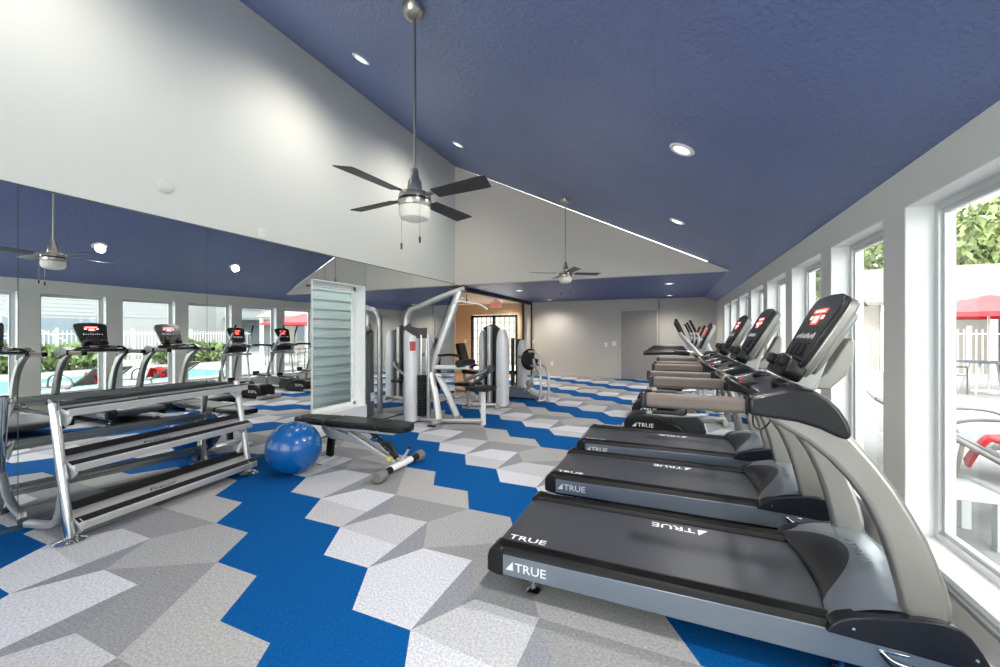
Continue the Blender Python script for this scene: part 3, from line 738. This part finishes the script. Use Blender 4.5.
# local x: from rear (seat) to front wheels
def pad(x0, x1, w0, w1, z0, z1, name, tip=None, rest=False):
    mb = MB()
    pts = [(x0, -w0), (x1, -w1)]
    if tip: pts += [(x1 + .05, -w1 * .85), (x1 + .085, -w1 * .45), (x1 + .095, 0), (x1 + .085, w1 * .45), (x1 + .05, w1 * .85)]
    pts += [(x1, w1), (x0, w0)]
    mb.prism(pts, 'z', z0, z1)
    return mb.build(name, 'vinyl', t, bevel=.018, segs=4)
pad(-.80, -.345, .10, .15, .405, .465, 'seat_pad')
pad(-.325, .305, .15, .14, .405, .47, 'back_pad')
pad(.31, .52, .14, .13, .40, .47, 'head_pad', tip=True)
mb = MB(); mb.bx((-.74, -.06, .385), (-.36, .06, .405)); mb.bx((-.31, -.07, .365), (.45, -.03, .404)); mb.bx((-.31, .03, .365), (.45, .07, .404)); mb.bx((.1, -.08, .37), (.14, .08, .404)); mb.build('pad_frame', 'silver', t, bevel=.004)
mb = MB(); mb.tube([(-.34, 0, .37), (-.38, 0, .22), (-.40, 0, .06)], .03, sq=(.08, .05, .012)); mb.build('rear_leg', 'black', t, bevel=.004); MB().bx((-.45, -.15, 0), (-.36, .15, .016)).build('rear_foot', 'chrome', t, bevel=.006)
mb = MB(); mb.tube([(-.36, 0, .33), (-.1, 0, .27), (.0, 0, .26)], .03, sq=(.08, .09, .015)); mb.tube([(-.44, 0, .39), (-.36, 0, .31), (-.22, 0, .29)], .03, sq=(.10, .10, .02)); mb.build('seat_yoke', 'silver', t)
mb = MB(); mb.tube([(-.12, -.028, .325), (.45, -.028, .075)], .02, sq=(.035, .055, .008)); mb.tube([(-.12, .028, .325), (.45, .028, .075)], .02, sq=(.035, .055, .008)); mb.build('main_beam', 'silver', t)
mb = MB(); mb.tube([(.12, 0, .37), (.42, 0, .14)], .02, sq=(.04, .04, .01)); mb.tube([(.28, 0, .26), (.36, 0, .24), (.44, 0, .12)], .025, sq=(.06, .03, .01)); mb.build('adjuster_ladder', 'black', t)
mb = MB()
for k in range(4): mb.cyl((.22 + k * .05, -.04, .30 - k * .038), (.22 + k * .05, .04, .30 - k * .038), .009, seg=10)
mb.build('ladder_pins', 'chrome', t)
mb = MB(); mb.cyl((.40, -.075, .13), (.40, -.03, .13), .016); mb.lathe([(0, -.02), (.02, -.015), (.024, 0), (.02, .015), (0, .02)], (.40, -.075, .13), 16, axis=Matrix.Rotation(PI / 2, 3, 'X')); mb.build('adjuster_knob', 'yellow', t)
mb = MB(); mb.tube([(.47, 0, .08), (.52, .02, .15), (.56, .03, .22)], .012); kk = mb.build('pop_pin_handle', 'silver', t); MB().lathe([(0, -.02), (.016, -.016), (.018, 0), (.012, .018), (0, .02)], (.565, .032, .235), 14).build('knob', 'black', kk)
mb = MB(); mb.tube([(.47, -.20, .065), (.49, .22, .065)], .032, seg=18); mb.build('front_foot_bar', 'trim', t)
for sy in (-.27, .28):
    mb = MB(); mb.tube([(.49, sy - .10 * (1 if sy > 0 else 0), .065), (.49, sy + .10 * (1 if sy < 0 else 0), .065)], .034, seg=18); mb.build('black_sleeve', 'black', t)
    mb = MB(); s = -1 if sy < 0 else 1
    mb.lathe([(0, 0), (.05, 0), (.056, .02), (.056, .09), (.045, .11), (0, .11)], (.49, sy, .058), 20, axis=Matrix.Rotation(-PI / 2 * s, 3, 'X'))
    mb.build('rubber_foot', 'rub_grey', t)

# ------------------------------------------------------------------ strength machines
def shroud(mb, x, y, h, w, d, tip=.25, lean=0.0):
    """tall weight-stack cover: superellipse plan that narrows to a rounded tip"""
    prev = None; N = 22; first = None
    for z, k in [(0.02, .92), (.06, 1), (h * .5, 1.0), (h - tip, .95), (h - tip * .55, .80), (h - tip * .25, .58), (h - tip * .07, .36), (h, .15)]:
        ring = []
        for q in range(N):
            a = 2 * PI * q / N; ca, sa = math.cos(a), math.sin(a)
            ring.append(mb.v((x + w / 2 * k * math.copysign(abs(ca) ** .6, ca), y + d / 2 * (k * .4 + .6) * math.copysign(abs(sa) ** .6, sa), z)))
        if prev: mb.bridge(prev, ring)
        else: first = ring
        prev = ring
    mb.f(prev); mb.f(first[::-1])

# lat pulldown, x from the mirror side (tower) to the seat
t = thing('lat_pulldown', (-3.3, 5.25, 0), 'silver lat pulldown machine with tall bent frame and front seat, closest to the mirrors', 'weight machine')
O = (3.3, -5.25, 0)
def L(): return MB(O)
mb = L(); shr = []
N = 26
prev = None
for z, kx in [(.02, .95), (.06, 1), (.7, 1.0), (1.30, 1.0), (1.36, .99)]:
    ring = [mb.v((-3.69 + .105 * kx * math.copysign(abs(math.cos(2 * PI * q / N)) ** .7, math.cos(2 * PI * q / N)), 5.17 + .15 * math.copysign(abs(math.sin(2 * PI * q / N)) ** .7, math.sin(2 * PI * q / N)) , z + (0 if z < 1.3 else .10 * (-math.cos(2 * PI * q / N) * .5)))) for q in range(N)]
    if prev: mb.bridge(prev, ring)
    else: mb.f(ring[::-1])
    prev = ring
mb.f(prev)
sw = mb.build('stack_shroud', 'shroud', t)
L().tube([(-3.82, 5.15, 1.47), (-3.74, 5.14, 1.40), (-3.60, 5.15, 1.365), (-3.46, 5.2, 1.37)], .03, sq=(.17, .03, .01)).build('shroud_cap', 'shroud_dark', sw)
L().bx((-3.64, 5.015, 1.10), (-3.54, 5.022, 1.24)).build('instruction_sticker', 'sticker', sw)
mb = L()
for k in range(14): mb.bx((-3.56, 5.10, .10 + k * .045), (-3.46, 5.32, .138 + k * .045))
mb.build('weight_stack', 'black', t, bevel=.003)
mb = L(); mb.cyl((-3.52, 5.14, .08), (-3.52, 5.14, 1.34), .011); mb.cyl((-3.52, 5.28, .08), (-3.52, 5.28, 1.34), .011); mb.build('guide_rods', 'chrome', t)
mb = L(); mb.tube([(-3.43, 5.2, .05), (-3.43, 5.2, 1.34)], .02, sq=(.05, .05, .012)); mb.build('stack_post', 'silver', t)
mb = L(); mb.tube([(-3.90, 5.28, .04), (-3.90, 5.28, .9), (-3.90, 5.28, 1.45), (-3.885, 5.28, 1.62), (-3.80, 5.28, 1.735), (-3.62, 5.28, 1.79), (-3.3, 5.28, 1.90), (-3.0, 5.28, 1.99), (-2.83, 5.28, 2.03)], .045, seg=14)
mb.build('bent_frame_tube', 'silver', t)
mb = L(); mb.tube([(-2.93, 5.28, 2.0), (-3.16, 5.28, 1.45), (-3.40, 5.28, .85), (-3.43, 5.28, .74)], .03, sq=(.11, .08, .02), straight=True); mb.build('main_post', 'silver', t)
mb = L(); mb.tube([(-3.42, 5.24, .76), (-3.30, 5.2, .40), (-3.21, 5.14, .07)], .03, sq=(.10, .07, .018), straight=True)
mb.tube([(-3.34, 5.32, .72), (-3.20, 5.40, .40), (-3.08, 5.46, .07)], .03, sq=(.10, .07, .018), straight=True)
mb.tube([(-3.43, 5.3, .74), (-3.26, 5.33, .70)], .03, sq=(.07, .06, .015), straight=True); mb.build('lower_struts', 'silver', t)
mb = L(); mb.tube([(-3.72, 5.2, .045), (-3.3, 5.2, .045), (-3.08, 5.24, .05), (-2.85, 5.32, .05), (-2.59, 5.38, .06)], .03, sq=(.08, .06, .015)); mb.tube([(-3.22, 4.98, .035), (-3.20, 5.2, .045), (-3.14, 5.5, .035)], .03, sq=(.07, .05, .015)); mb.build('base_rail', 'silver', t)
mb = L()
for p in ((-3.22, 4.97), (-3.13, 5.52)): mb.bx((p[0] - .06, p[1] - .035, 0), (p[0] + .06, p[1] + .035, .022))
mb.build('foot_pad', 'black', t, bevel=.004)
mb = L(); mb.tube([(-2.585, 5.38, .0), (-2.585, 5.38, .50)], .03, sq=(.065, .065, .015)); mb.build('seat_post', 'trim', t)
L().bx((-2.80, 5.20, .515), (-2.43, 5.54, .575)).build('seat', 'vinyl', t, bevel=.02, segs=4)
mb = L(); mb.tube([(-3.38, 5.28, .84), (-2.98, 5.28, .85), (-2.80, 5.30, .85)], .03, sq=(.075, .06, .015), straight=True); mb.build('thigh_pad_arm', 'trim', t)
mb = L(); mb.tube([(-3.2, 5.12, 1.03), (-3.16, 5.4, 1.03), (-3.0, 5.5, 1.0)], .02); mb.cyl((-2.84, 5.08, .92), (-2.84, 5.52, .92), .055, seg=20); mb.build('roller_pad', 'vinyl', t)
mb = L(); mb.tube([(-2.82, 5.40, .56), (-2.66, 5.40, .66), (-2.50, 5.40, .80)], .035, sq=(.05, .05, .012)); mb.lathe([(0, -.03), (.05, -.03), (.055, 0), (.05, .03), (0, .03)], (-2.47, 5.40, .83), 18, axis=Matrix.Rotation(PI / 2, 3, 'X')); mb.build('side_lever', 'hood_dark', t)
Rx = Matrix.Rotation(PI / 2, 3, 'X')
mb = L()
for x, z in ((-2.86, 2.03), (-2.98, 2.03)): mb.lathe([(0, -.02), (.055, -.02), (.055, -.012), (.045, 0), (.055, .012), (.055, .02), (0, .02)], (x, 5.28, z), 20, axis=Rx)
mb.build('top_pulley', 'black', t)
mb = L(); mb.cyl((-2.81, 5.28, 2.02), (-2.81, 5.28, 1.87), .004, seg=6); mb.cyl((-2.81, 5.28, 1.87), (-2.81, 5.28, 1.83), .012, seg=8); mb.tube([(-3.05, 5.26, 1.97), (-3.22, 5.24, 1.50), (-3.44, 5.22, 1.0)], .005, seg=6); mb.build('cable', 'black', t)
mb = L(); mb.tube([(-2.90, 5.08, 1.80), (-2.87, 5.16, 1.835), (-2.78, 5.32, 1.82), (-2.68, 5.45, 1.80), (-2.60, 5.56, 1.73)], .013); mb.build('lat_bar', 'trim', t)

# cable column machine beyond it
t = thing('cable_column_machine', (-3.0, 6.85, 0), 'machine with two white weight shrouds, lever arm and low seat behind the lat pulldown', 'weight machine')
O = (3.0, -6.85, 0)
mb = L(); shroud(mb, -2.90, 6.86, 1.44, .21, .26, tip=.22); mb.build('stack_shroud', 'shroud', t)
mb = L(); shroud(mb, -3.36, 7.0, 1.42, .14, .24, tip=.20); mb.build('stack_shroud', 'shroud', t)
mb = L(); mb.tube([(-3.13, 6.80, .02), (-3.13, 6.80, 1.50)], .04, sq=(.12, .07, .02)); mb.build('front_post', 'silver', t)
mb = L(); mb.bx((-3.28, 6.93, .04), (-3.02, 7.0, 1.45)); mb.build('back_panel', 'shroud_dark', t, bevel=.01)
mb = L(); mb.tube([(-3.30, 6.9, 1.44), (-3.1, 6.9, 1.5), (-2.96, 6.9, 1.40)], .03, sq=(.07, .05, .015)); mb.build('crossbar', 'hood_dark', t)
mb = L(); mb.lathe([(0, -.05), (.06, -.05), (.065, 0), (.06, .05), (0, .05)], (-3.08, 6.72, .72), 20, axis=Rx); mb.tube([(-3.08, 6.70, .72), (-3.3, 6.62, .60), (-3.52, 6.55, .50)], .034, seg=12); mb.build('lever_arm', 'hood', t)
mb = L(); mb.bx((-3.66, 6.38, .40), (-3.24, 6.7, .46)); mb.build('seat', 'vinyl', t, bevel=.02, segs=4)
mb = L(); mb.tube([(-3.45, 6.55, .0), (-3.45, 6.55, .40)], .03, sq=(.06, .06, .012)); mb.tube([(-3.6, 6.6, .04), (-2.8, 6.85, .04)], .03, sq=(.08, .06, .012)); mb.tube([(-2.9, 6.6, .035), (-2.9, 7.15, .035)], .03, sq=(.08, .05, .012)); mb.build('base_frame', 'silver', t)
mb = L()
for k in range(12): mb.bx((-3.27, 6.86, .10 + k * .05), (-3.18, 6.93, .142 + k * .05))
mb.build('weight_stack', 'black', t)

# second tower with round pad and bent tubes
t = thing('leg_press_machine', (-2.85, 8.1, 0), 'leg machine with large round black pad and bent silver tubes, nearest the back wall', 'weight machine')
O = (2.85, -8.1, 0)
mb = L(); shroud(mb, -3.02, 8.25, 1.22, .19, .24, tip=.20); mb.build('stack_shroud', 'shroud', t)
mb = L(); mb.tube([(-3.22, 8.2, .02), (-3.22, 8.2, 1.26)], .03, sq=(.09, .07, .02)); mb.bx((-3.17, 8.26, .05), (-3.05, 8.32, 1.24)); mb.build('rear_post', 'shroud_dark', t)
mb = L(); mb.prism([(-3.2, .02), (-2.45, .02), (-2.45, .07), (-2.62, .10), (-2.8, .22), (-3.15, .25)], 'y', 7.80, 8.05); mb.build('base_cover', 'hood', t, bevel=.015)
mb = L(); Rt = Matrix.Rotation(math.radians(62), 3, 'Z') @ Matrix.Rotation(PI / 2, 3, 'X')
mb.lathe([(0, -.05), (.19, -.05), (.225, -.02), (.225, .02), (.19, .05), (0, .05)], (-2.72, 7.9, .82), 30, axis=Rt); mb.build('round_pad', 'rubber', t)
mb = L()
mb.tube([(-2.72, 7.82, .98), (-2.56, 7.74, .98), (-2.44, 7.70, .86), (-2.42, 7.68, .70)], .024)
mb.tube([(-2.66, 7.80, .70), (-2.50, 7.66, .68), (-2.40, 7.60, .52), (-2.38, 7.58, .30), (-2.40, 7.56, .03)], .024)
mb.tube([(-2.62, 7.86, .72), (-2.38, 7.80, .70), (-2.28, 7.74, .54), (-2.26, 7.72, .30), (-2.28, 7.70, .03)], .024)
mb.tube([(-2.42, 7.5, .03), (-2.26, 7.78, .03)], .024); mb.build('bent_tube_frame', 'silver', t)
mb = L(); mb.lathe([(0, -.02), (.08, -.02), (.085, 0), (.08, .02), (0, .02)], (-2.66, 7.72, .34), 20, axis=Rx); mb.lathe([(0, -.02), (.06, -.02), (.065, 0), (.06, .02), (0, .02)], (-2.52, 7.70, .56), 20, axis=Rx); mb.lathe([(0, -.02), (.055, -.02), (.055, .02), (0, .02)], (-2.50, 7.70, .90), 20, axis=Rx); mb.build('pulley_wheel', 'steel', t)
mb = L(); mb.tube([(-3.05, 8.15, .86), (-2.85, 8.0, .86)], .03, sq=(.08, .06, .012)); mb.tube([(-2.80, 7.8, .15), (-2.66, 7.72, .34), (-2.56, 7.72, .62), (-2.60, 7.78, .84)], .03); mb.build('link_arms', 'silver', t)

# padded seat machine standing in the lobby opening
t = thing('seated_press_machine', (-4.35, 8.3, 0), 'seated weight machine with upright black back pad standing before the lobby', 'weight machine')
O = (4.35, -8.3, 0)
mb = L(); mb.box((-4.52, 8.3, .86), (.10, .34, .56), rot=(0, -.28, .0)); mb.build('back_pad', 'vinyl', t, bevel=.03, segs=4)
mb = L(); mb.box((-4.26, 8.3, .47), (.42, .36, .09), rot=(0, .06, 0)); mb.build('seat', 'vinyl', t, bevel=.03, segs=4)
mb = L(); mb.tube([(-4.62, 8.3, .95), (-4.50, 8.3, .5), (-4.45, 8.3, .04)], .03, sq=(.07, .06, .012)); mb.tube([(-4.75, 8.3, .04), (-3.8, 8.3, .04)], .03, sq=(.08, .06, .012)); mb.tube([(-4.75, 8.0, .03), (-4.75, 8.6, .03)], .03, sq=(.06, .05, .012)); mb.tube([(-3.82, 8.05, .03), (-3.82, 8.55, .03)], .03, sq=(.06, .05, .012)); mb.tube([(-4.2, 8.3, .04), (-4.2, 8.3, .44)], .03, sq=(.06, .06, .012)); mb.build('frame', 'silver', t)
mb = L()
for y in (8.02, 8.58): mb.tube([(-4.52, y, .62), (-4.20, y, .60), (-4.02, y, .66)], .022)
mb.build('side_handles', 'silver', t)
mb = L()
for y in (8.02, 8.58): mb.tube([(-4.16, y, .60), (-4.02, y, .66)], .03)
mb.build('handle_grip', 'black', t)
mb = L(); mb.prism([(-3.95, .35), (-3.85, .52), (-3.55, .62), (-3.50, .50), (-3.75, .38), (-3.85, .05), (-3.95, .05)], 'y', 8.2, 8.4); mb.build('leg_lever', 'hood', t, bevel=.02)

# ------------------------------------------------------------------ outside
struct(MB().bx((XR + WT, -12, -.12), (60, 45, -.02)), 'ground_patio', 'concrete')
o = struct(MB().bx((5.6, -4, -.03), (9.2, 9.6, -.012)), 'ground_pool', 'pool')
mb = MB()
for k in range(22):
    z = -.2 + k * .15; mb.prism([(-5.10, z), (-5.08, z), (-5.10, z + .153), (-5.12, z + .153)], 'y', 2.0, YG + .0)
struct(mb, 'wall_outside_siding', 'siding', smooth=0)
struct(MB().bx((XR + WT, YR, 2.46), (XR + WT + .42, YB, 2.54)), 'added_shade_overhang', 'trim')  # added out of view to shade the patio edge and windows
struct(MB().bx((-5.3, 1.0, 3.0), (-4.78, YG, 3.1)), 'added_shade_slab', 'siding_w')  # unseen slab added over the gap to cut light on the siding
struct(MB().bx((-7.5, -6, -.12), (XL - .27, YG, -.02)), 'ground_left', 'concrete')

def lounger(x, y, rz, label):
    t = thing('sun_lounger', (x, y, -.02), label, 'sun lounger', 'grey sun loungers on the patio', rz=rz)
    mb = MB()
    for sy in (-.33, .33):
        mb.tube([(-.95, sy, .33), (.30, sy, .33), (.42, sy, .36), (.95, sy, .70)], .018, straight=True)
        mb.tube([(-.8, sy, .33), (-.8, sy, 0)], .018); mb.tube([(.35, sy, .33), (.4, sy, 0)], .018)
    mb.tube([(-.95, -.33, .33), (-.95, .33, .33)], .018); mb.tube([(.95, -.33, .7), (.95, .33, .7)], .018); mb.build('frame', 'patio_metal', t)
    for sy in (-.36, .36): MB().tube([(-.15, sy, .33), (-.12, sy, .50), (.02, sy, .58), (.25, sy, .58), (.42, sy, .52), (.50, sy, .40)], .018).build('armrest', 'patio_metal', t)
    MB().prism([(-.94, .34), (.30, .34), (.94, .70), (.935, .712), (.295, .352), (-.94, .352)], 'y', -.31, .31).build('sling', 'sling', t)
    return t
lounger(2.75, 4.05, math.radians(168), 'grey patio lounger with red towel just outside the nearest window')
lounger(2.95, 5.45, math.radians(166), 'grey patio lounger seen through the second window')
def towel(x, y, rz, label):
    mb = MB(); G = []
    for i in range(13):
        row = []
        for j in range(7):
            u = i / 12; w = j / 6
            xx = -.17 + .34 * u; yy = -.13 + .26 * w
            z = .655 - .9 * max(0, abs(u - .5) - .18) ** 1.2 + .012 * math.sin(9 * u + 5 * w)
            row.append(mb.v((yy * .9, xx, z - .02)))
        G.append(row)
    for i in range(12):
        for j in range(6): mb.f([G[i][j], G[i + 1][j], G[i + 1][j + 1], G[i][j + 1]])
    o = mb.build('towel', 'red', None, loc=(x, y, -.03), rot=(0, 0, rz), smooth=60); m = o.modifiers.new('s', 'SOLIDIFY'); m.thickness = .02
    tag(o, label, 'towel'); return o
towel(2.2, 4.12, 1.2, 'red towel draped over the lounger outside the nearest window')
towel(2.35, 5.25, 1.2, 'red towel on the lounger seen through the second window')
t = thing('patio_side_table', (1.72, 3.75, -.02), 'low white patio side table below the red towel, against the window', 'side table')
MB().bx((-.22, -.2, .30), (.22, .2, .34)).build('table_top', 'white_patio', t, bevel=.006)
for sx in (-.19, .19):
    for sy in (-.17, .17): MB().bx((sx - .025, sy - .025, 0), (sx + .025, sy + .025, .30)).build('leg', 'white_patio', t)

t = thing('patio_umbrella', (6.75, 13.0, -.02), 'red patio umbrella over the table in front of the pool house', 'umbrella')
MB().cyl((0, 0, 0), (0, 0, 2.26), .025).lathe([(0, 0), (.28, 0), (.28, .05), (.05, .09), (0, .09)], (0, 0, 0), 20).build('pole', 'silver', t)
MB().lathe([(0, 2.28), (.1, 2.26), (.8, 2.06), (1.75, 1.84), (1.76, 1.74), (1.73, 1.74), (1.7, 1.82), (.8, 2.02), (0, 2.2)], (0, 0, 0), 8).build('canopy', 'red', t, smooth=0)
def ptable(x, y):
    t = thing('patio_table', (x, y, -.02), 'round patio table under the red umbrella', 'table')
    MB().lathe([(.04, .70), (.6, .70), (.6, .73), (.04, .73)], (0, 0, 0), 28).build('table_top', 'bluegrey', t)
    for a in range(4):
        c, s = math.cos(a * PI / 2 + .7), math.sin(a * PI / 2 + .7); MB().tube([(c * .5, s * .5, 0), (c * .3, s * .3, .7)], .018).build('leg', 'silver', t)
ptable(6.75, 13.0)
def pchair(x, y, rz, label, first=None):
    t = thing('patio_chair', (x, y, -.02), label, 'chair', 'patio chairs around the umbrella table', rz=rz)
    for sx, sy, h in ((-.25, -.25, .62), (.25, -.25, .62), (-.25, .25, .9), (.25, .25, .9)): MB().tube([(sx, sy, 0), (sx, sy, h)], .015).build('leg', 'bdark', t)
    for sx in (-.25, .25): MB().tube([(sx, -.25, .62), (sx, .25, .64)], .018).build('armrest', 'bdark', t)
    MB().bx((-.25, -.25, .42), (.25, .25, .44)).build('seat', 'sling', t); MB().bx((-.25, .24, .46), (.25, .26, .9)).build('backrest', 'sling', t)
    return t
pchair(5.8, 12.6, 1.9, 'patio chair at the window-side of the umbrella table')
pchair(7.6, 12.1, .4 + PI, 'patio chair in front of the umbrella table')
pchair(8.2, 13.5, -1.4, 'patio chair on the far side of the umbrella table')
pchair(5.0, 11.6, 1.2, 'single patio chair by the white fence, seen past the pier')
# pool house
t = thing('pool_house', (11, 19, -.02), 'low beige pool house with pale roof behind the umbrella', 'building')
MB().bx((-4.0, 0, 0), (6, 5, 2.45)).build('wall', 'bwall', t)
mb = MB(); mb.prism([(-.7, 2.4), (6, 3.75), (6, 3.85), (-.7, 2.5)], 'x', -4.6, 6.4); 
mb = MB(); mb.prism([(-.8, 2.38), (2.5, 3.9), (5.8, 2.38), (5.8, 2.5), (2.5, 4.05), (-.8, 2.5)], 'x', -4.6, 6.4); mb.build('roof', 'roof', t)
MB().bx((-.9, -.03, 0), (.9, 0, 2.2)).build('door', 'bdark', t)
for x in (-3.4, 2.2): MB().bx((x, -.03, .9), (x + 1.2, 0, 2.0)).build('window', 'bluegrey', t)
for x in (-4.2, -1.5, 1.5, 5.8): MB().bx((x, -.8, 0), (x + .16, -.64, 2.4)).build('post', 'trim', t)
# picket fence
def fence(x0, y0, x1, y1, label, h=1.5, gap=.13):
    L_ = math.hypot(x1 - x0, y1 - y0); rz = math.atan2(y1 - y0, x1 - x0)
    t = thing('picket_fence', (x0, y0, -.02), label, 'fence', 'white metal fences around the pool', rz=rz)
    mb = MB(); n = int(L_ / gap)
    for k in range(n): mb.bx((k * gap, -.01, .08), (k * gap + .025, .01, h))
    mb.build('picket_panel', 'fence', t, smooth=0)
    mb = MB(); mb.bx((0, -.02, h - .15), (L_, .02, h - .11)); mb.bx((0, -.02, .15), (L_, .02, .19)); mb.build('rails', 'fence', t)
    k = 0.0
    while k <= L_: MB().bx((k - .04, -.04, 0), (k + .04, .04, h + .1)).build('post', 'fence', t); k += 2.4
fence(3.2, 16.2, 9.5, 16.2, 'white picket fence in front of the pool house')
fence(14.0, -2.0, 14.0, 15.5, 'long white picket fence beyond the pool, seen in the mirrors')
# apartment block (seen in the mirrors)
t = thing('apartment_building', (20, 2, -.02), 'white lap-sided apartment block with outside stairs, seen in the mirrors', 'building')
mb = MB()
for k in range(30):
    z = 2.3 + k * .2; mb.prism([(-.02, z), (.0, z), (.0, z + .2), (-.005, z + .2)], 'y', -6, 12.5)
mb.bx((0, -6, 0), (6, 12.5, 8.3)); mb.build('wall', 'siding_w', t, smooth=0)
for y0, y1 in ((5.2, 9.6), (-3.6, 1.5)): MB().bx((-.05, y0, .0), (-.01, y1, 2.15)).build('window', 'bluegrey', t)
MB().prism([(-2.2, 0), (-2.2, .25), (-.1, .25), (-.1, 0)], 'y', 4, 12).build('landing', 'concrete', t)
mb = MB()
for k in range(12): mb.bx((-1.8, 3.6 + k * .32, 2.3 - k * .19), (-.8, 3.96 + k * .32, 2.34 - k * .19))
mb.build('stairs', 'trim', t)
mb = MB()
for k in range(12): mb.bx((-1.82, 3.7 + k * .32, 2.3 - k * .19), (-1.79, 3.73 + k * .32, 3.2 - k * .19))
mb.tube([(-1.8, 3.6, 3.25), (-1.8, 7.4, 1.0)], .03); mb.build('stair_railing', 'fence', t)
t = thing('apartment_building', (22, 18.5, -.02), 'second grey and white apartment block with balconies, seen in the mirrors', 'building')
MB().bx((0, 0, 0), (6, 9, 7)).build('wall', 'siding_w', t)
for z in (.3, 3.2): 
    for y in (1.0, 5.2): MB().bx((-.04, y, z), (0, y + 2.4, z + 1.7)).build('window', 'bluegrey', t)
MB().bx((-1.2, .5, 2.4), (0, 8.4, 2.55)).build('balcony', 'bluegrey', t)
MB().prism([(-.8, 7), (6.8, 7), (3, 9)], 'y', -.4, 9.4).build('roof', 'roof', t)
def bush(name, x, y, z, sx, sy, sz, n, m, label, cat, trunk=None, group=None, seed=1):
    rr = random.Random(seed); t = thing(name, (x, y, -.02), label, cat, group)
    mb = MB()
    for k in range(n):
        while True:
            p = Vector((rr.uniform(-1, 1), rr.uniform(-1, 1), rr.uniform(-1, 1)))
            if .35 < p.length < 1: break
        c = Vector((p.x * sx, p.y * sy, z + p.z * sz)); s_ = rr.uniform(.12, .3) * min(1.2, .5 + sx * .35)
        for q in range(3):
            R = Euler((rr.uniform(0, 6), rr.uniform(0, 6), rr.uniform(0, 6))).to_matrix(); c2 = c + Vector((rr.uniform(-.2, .2), rr.uniform(-.2, .2), rr.uniform(-.2, .2)))
            vs = [mb.v(c2 + R @ Vector(w) * s_) for w in ((-1, 0, 0), (0, -.45, .1), (1, 0, 0), (0, .45, .1))]
            mb.f(vs)
    mb.build('foliage', m, t, smooth=0, recalc=False)
    if trunk:
        mb = MB(); mb.tube([(0, 0, 0), (.05, .05, z * .5), (0, 0, z)], [trunk, trunk * .6], n=5)
        for a in range(4): mb.tube([(0, 0, z * .55), (sx * .35 * math.cos(a * 1.7), sy * .35 * math.sin(a * 1.7), z * .85), (sx * .6 * math.cos(a * 1.7), sy * .6 * math.sin(a * 1.7), z + sz * .3)], [trunk * .45, trunk * .15], n=4)
        mb.build('trunk', 'bark', t)
    return t
G = 'trees beyond the patio'
bush('leafy_tree', 15.5, 29, 5.6, 3.6, 3.6, 2.6, 1500, 'leaf2', 'broad leafy green tree rising behind the pool house roof', 'tree', .25, G, 2)
bush('leafy_tree', 9.2, 30.5, 5.2, 2.6, 2.6, 2.9, 1200, 'leaf2', 'leafy tree left of the pool house, filling the upper second window', 'tree', .2, G, 3)
bush('leafy_tree', 4.4, 21.5, 4.4, 1.7, 1.7, 2.2, 900, 'leaf', 'slim leafy tree with pale trunk seen beyond the white fence', 'tree', .14, G, 4)
bush('leafy_tree', 24, 36, 5.6, 4.2, 4.2, 3.0, 1300, 'leaf', 'large green tree far behind the pool house, seen above its roof', 'tree', .3, G, 5)
bush('hedge_bush', 12.8, 6.5, .45, .6, 2.6, .45, 600, 'leaf', 'low green hedge in front of the long fence, seen in the mirrors', 'hedge', None, 'hedges along the fence', 6)
bush('hedge_bush', 12.8, 11.8, .45, .6, 1.8, .45, 450, 'leaf', 'shorter green hedge farther along the long fence, seen in the mirrors', 'hedge', None, 'hedges along the fence', 7)

# ------------------------------------------------------------------ light
W = bpy.data.worlds.new('World'); S.world = W; W.use_nodes = True
nt = W.node_tree; bg = nt.nodes['Background']
sky = nt.nodes.new('ShaderNodeTexSky'); sky.sky_type = 'HOSEK_WILKIE'; sky.turbidity = 6; sky.ground_albedo = .6
sky.sun_direction = Vector((-.45, -.35, .82)).normalized()
mix = nt.nodes.new('ShaderNodeMix'); mix.data_type = 'RGBA'; mix.inputs[0].default_value = .8
mix.inputs[7].default_value = (1.0, .99, .97, 1)
nt.links.new(sky.outputs[0], mix.inputs[6]); nt.links.new(mix.outputs[2], bg.inputs[0])
bg.inputs[1].default_value = 4.2
sun = bpy.data.lights.new('sun', 'SUN'); sun.energy = 3.5; sun.angle = .02; sun.color = (1, .95, .88)
so = bpy.data.objects.new('sun', sun); COL.objects.link(so); so.rotation_euler = Vector((.45, .35, -.82)).to_track_quat('-Z', 'Y').to_euler()
def portal(loc, rot, sx, sy):
    l = bpy.data.lights.new('portal', 'AREA'); l.shape = 'RECTANGLE'; l.size = sx; l.size_y = sy; l.cycles.is_portal = True
    o = bpy.data.objects.new('portal', l); COL.objects.link(o); o.location = loc; o.rotation_euler = rot
for a, b in WINS: portal((XR + WT + .02, (a + b) / 2, (ZS + ZH) / 2), (0, PI / 2, 0), ZH - ZS, b - a)
portal((-1.5, YR - .22, 1.3), (PI / 2, 0, 0), 4.4, 2.05)
portal((-2.32, YR - .22, 2.9), (PI / 2, 0, 0), 2.7, .8)

# ------------------------------------------------------------------ camera
cam = bpy.data.cameras.new('camera'); co = bpy.data.objects.new('camera', cam); COL.objects.link(co)
cam.sensor_width = 36; cam.lens = 400 / 1000 * 36
co.location = (0, 0, 1.36); co.rotation_euler = (PI / 2, 0, math.atan(172 / 400)); cam.clip_start = .05; cam.clip_end = 200
S.camera = co
S.view_settings.view_transform = 'Standard'; S.view_settings.look = 'None'; S.view_settings.exposure = 0.85; S.view_settings.gamma = 1
S.view_settings.use_curve_mapping = False
S.cycles.use_denoising = True
S.cycles.max_bounces = 10; S.cycles.diffuse_bounces = 6; S.cycles.glossy_bounces = 5; S.cycles.transparent_max_bounces = 12
S.cycles.caustics_reflective = False; S.cycles.caustics_refractive = False; S.cycles.sample_clamp_indirect = 6
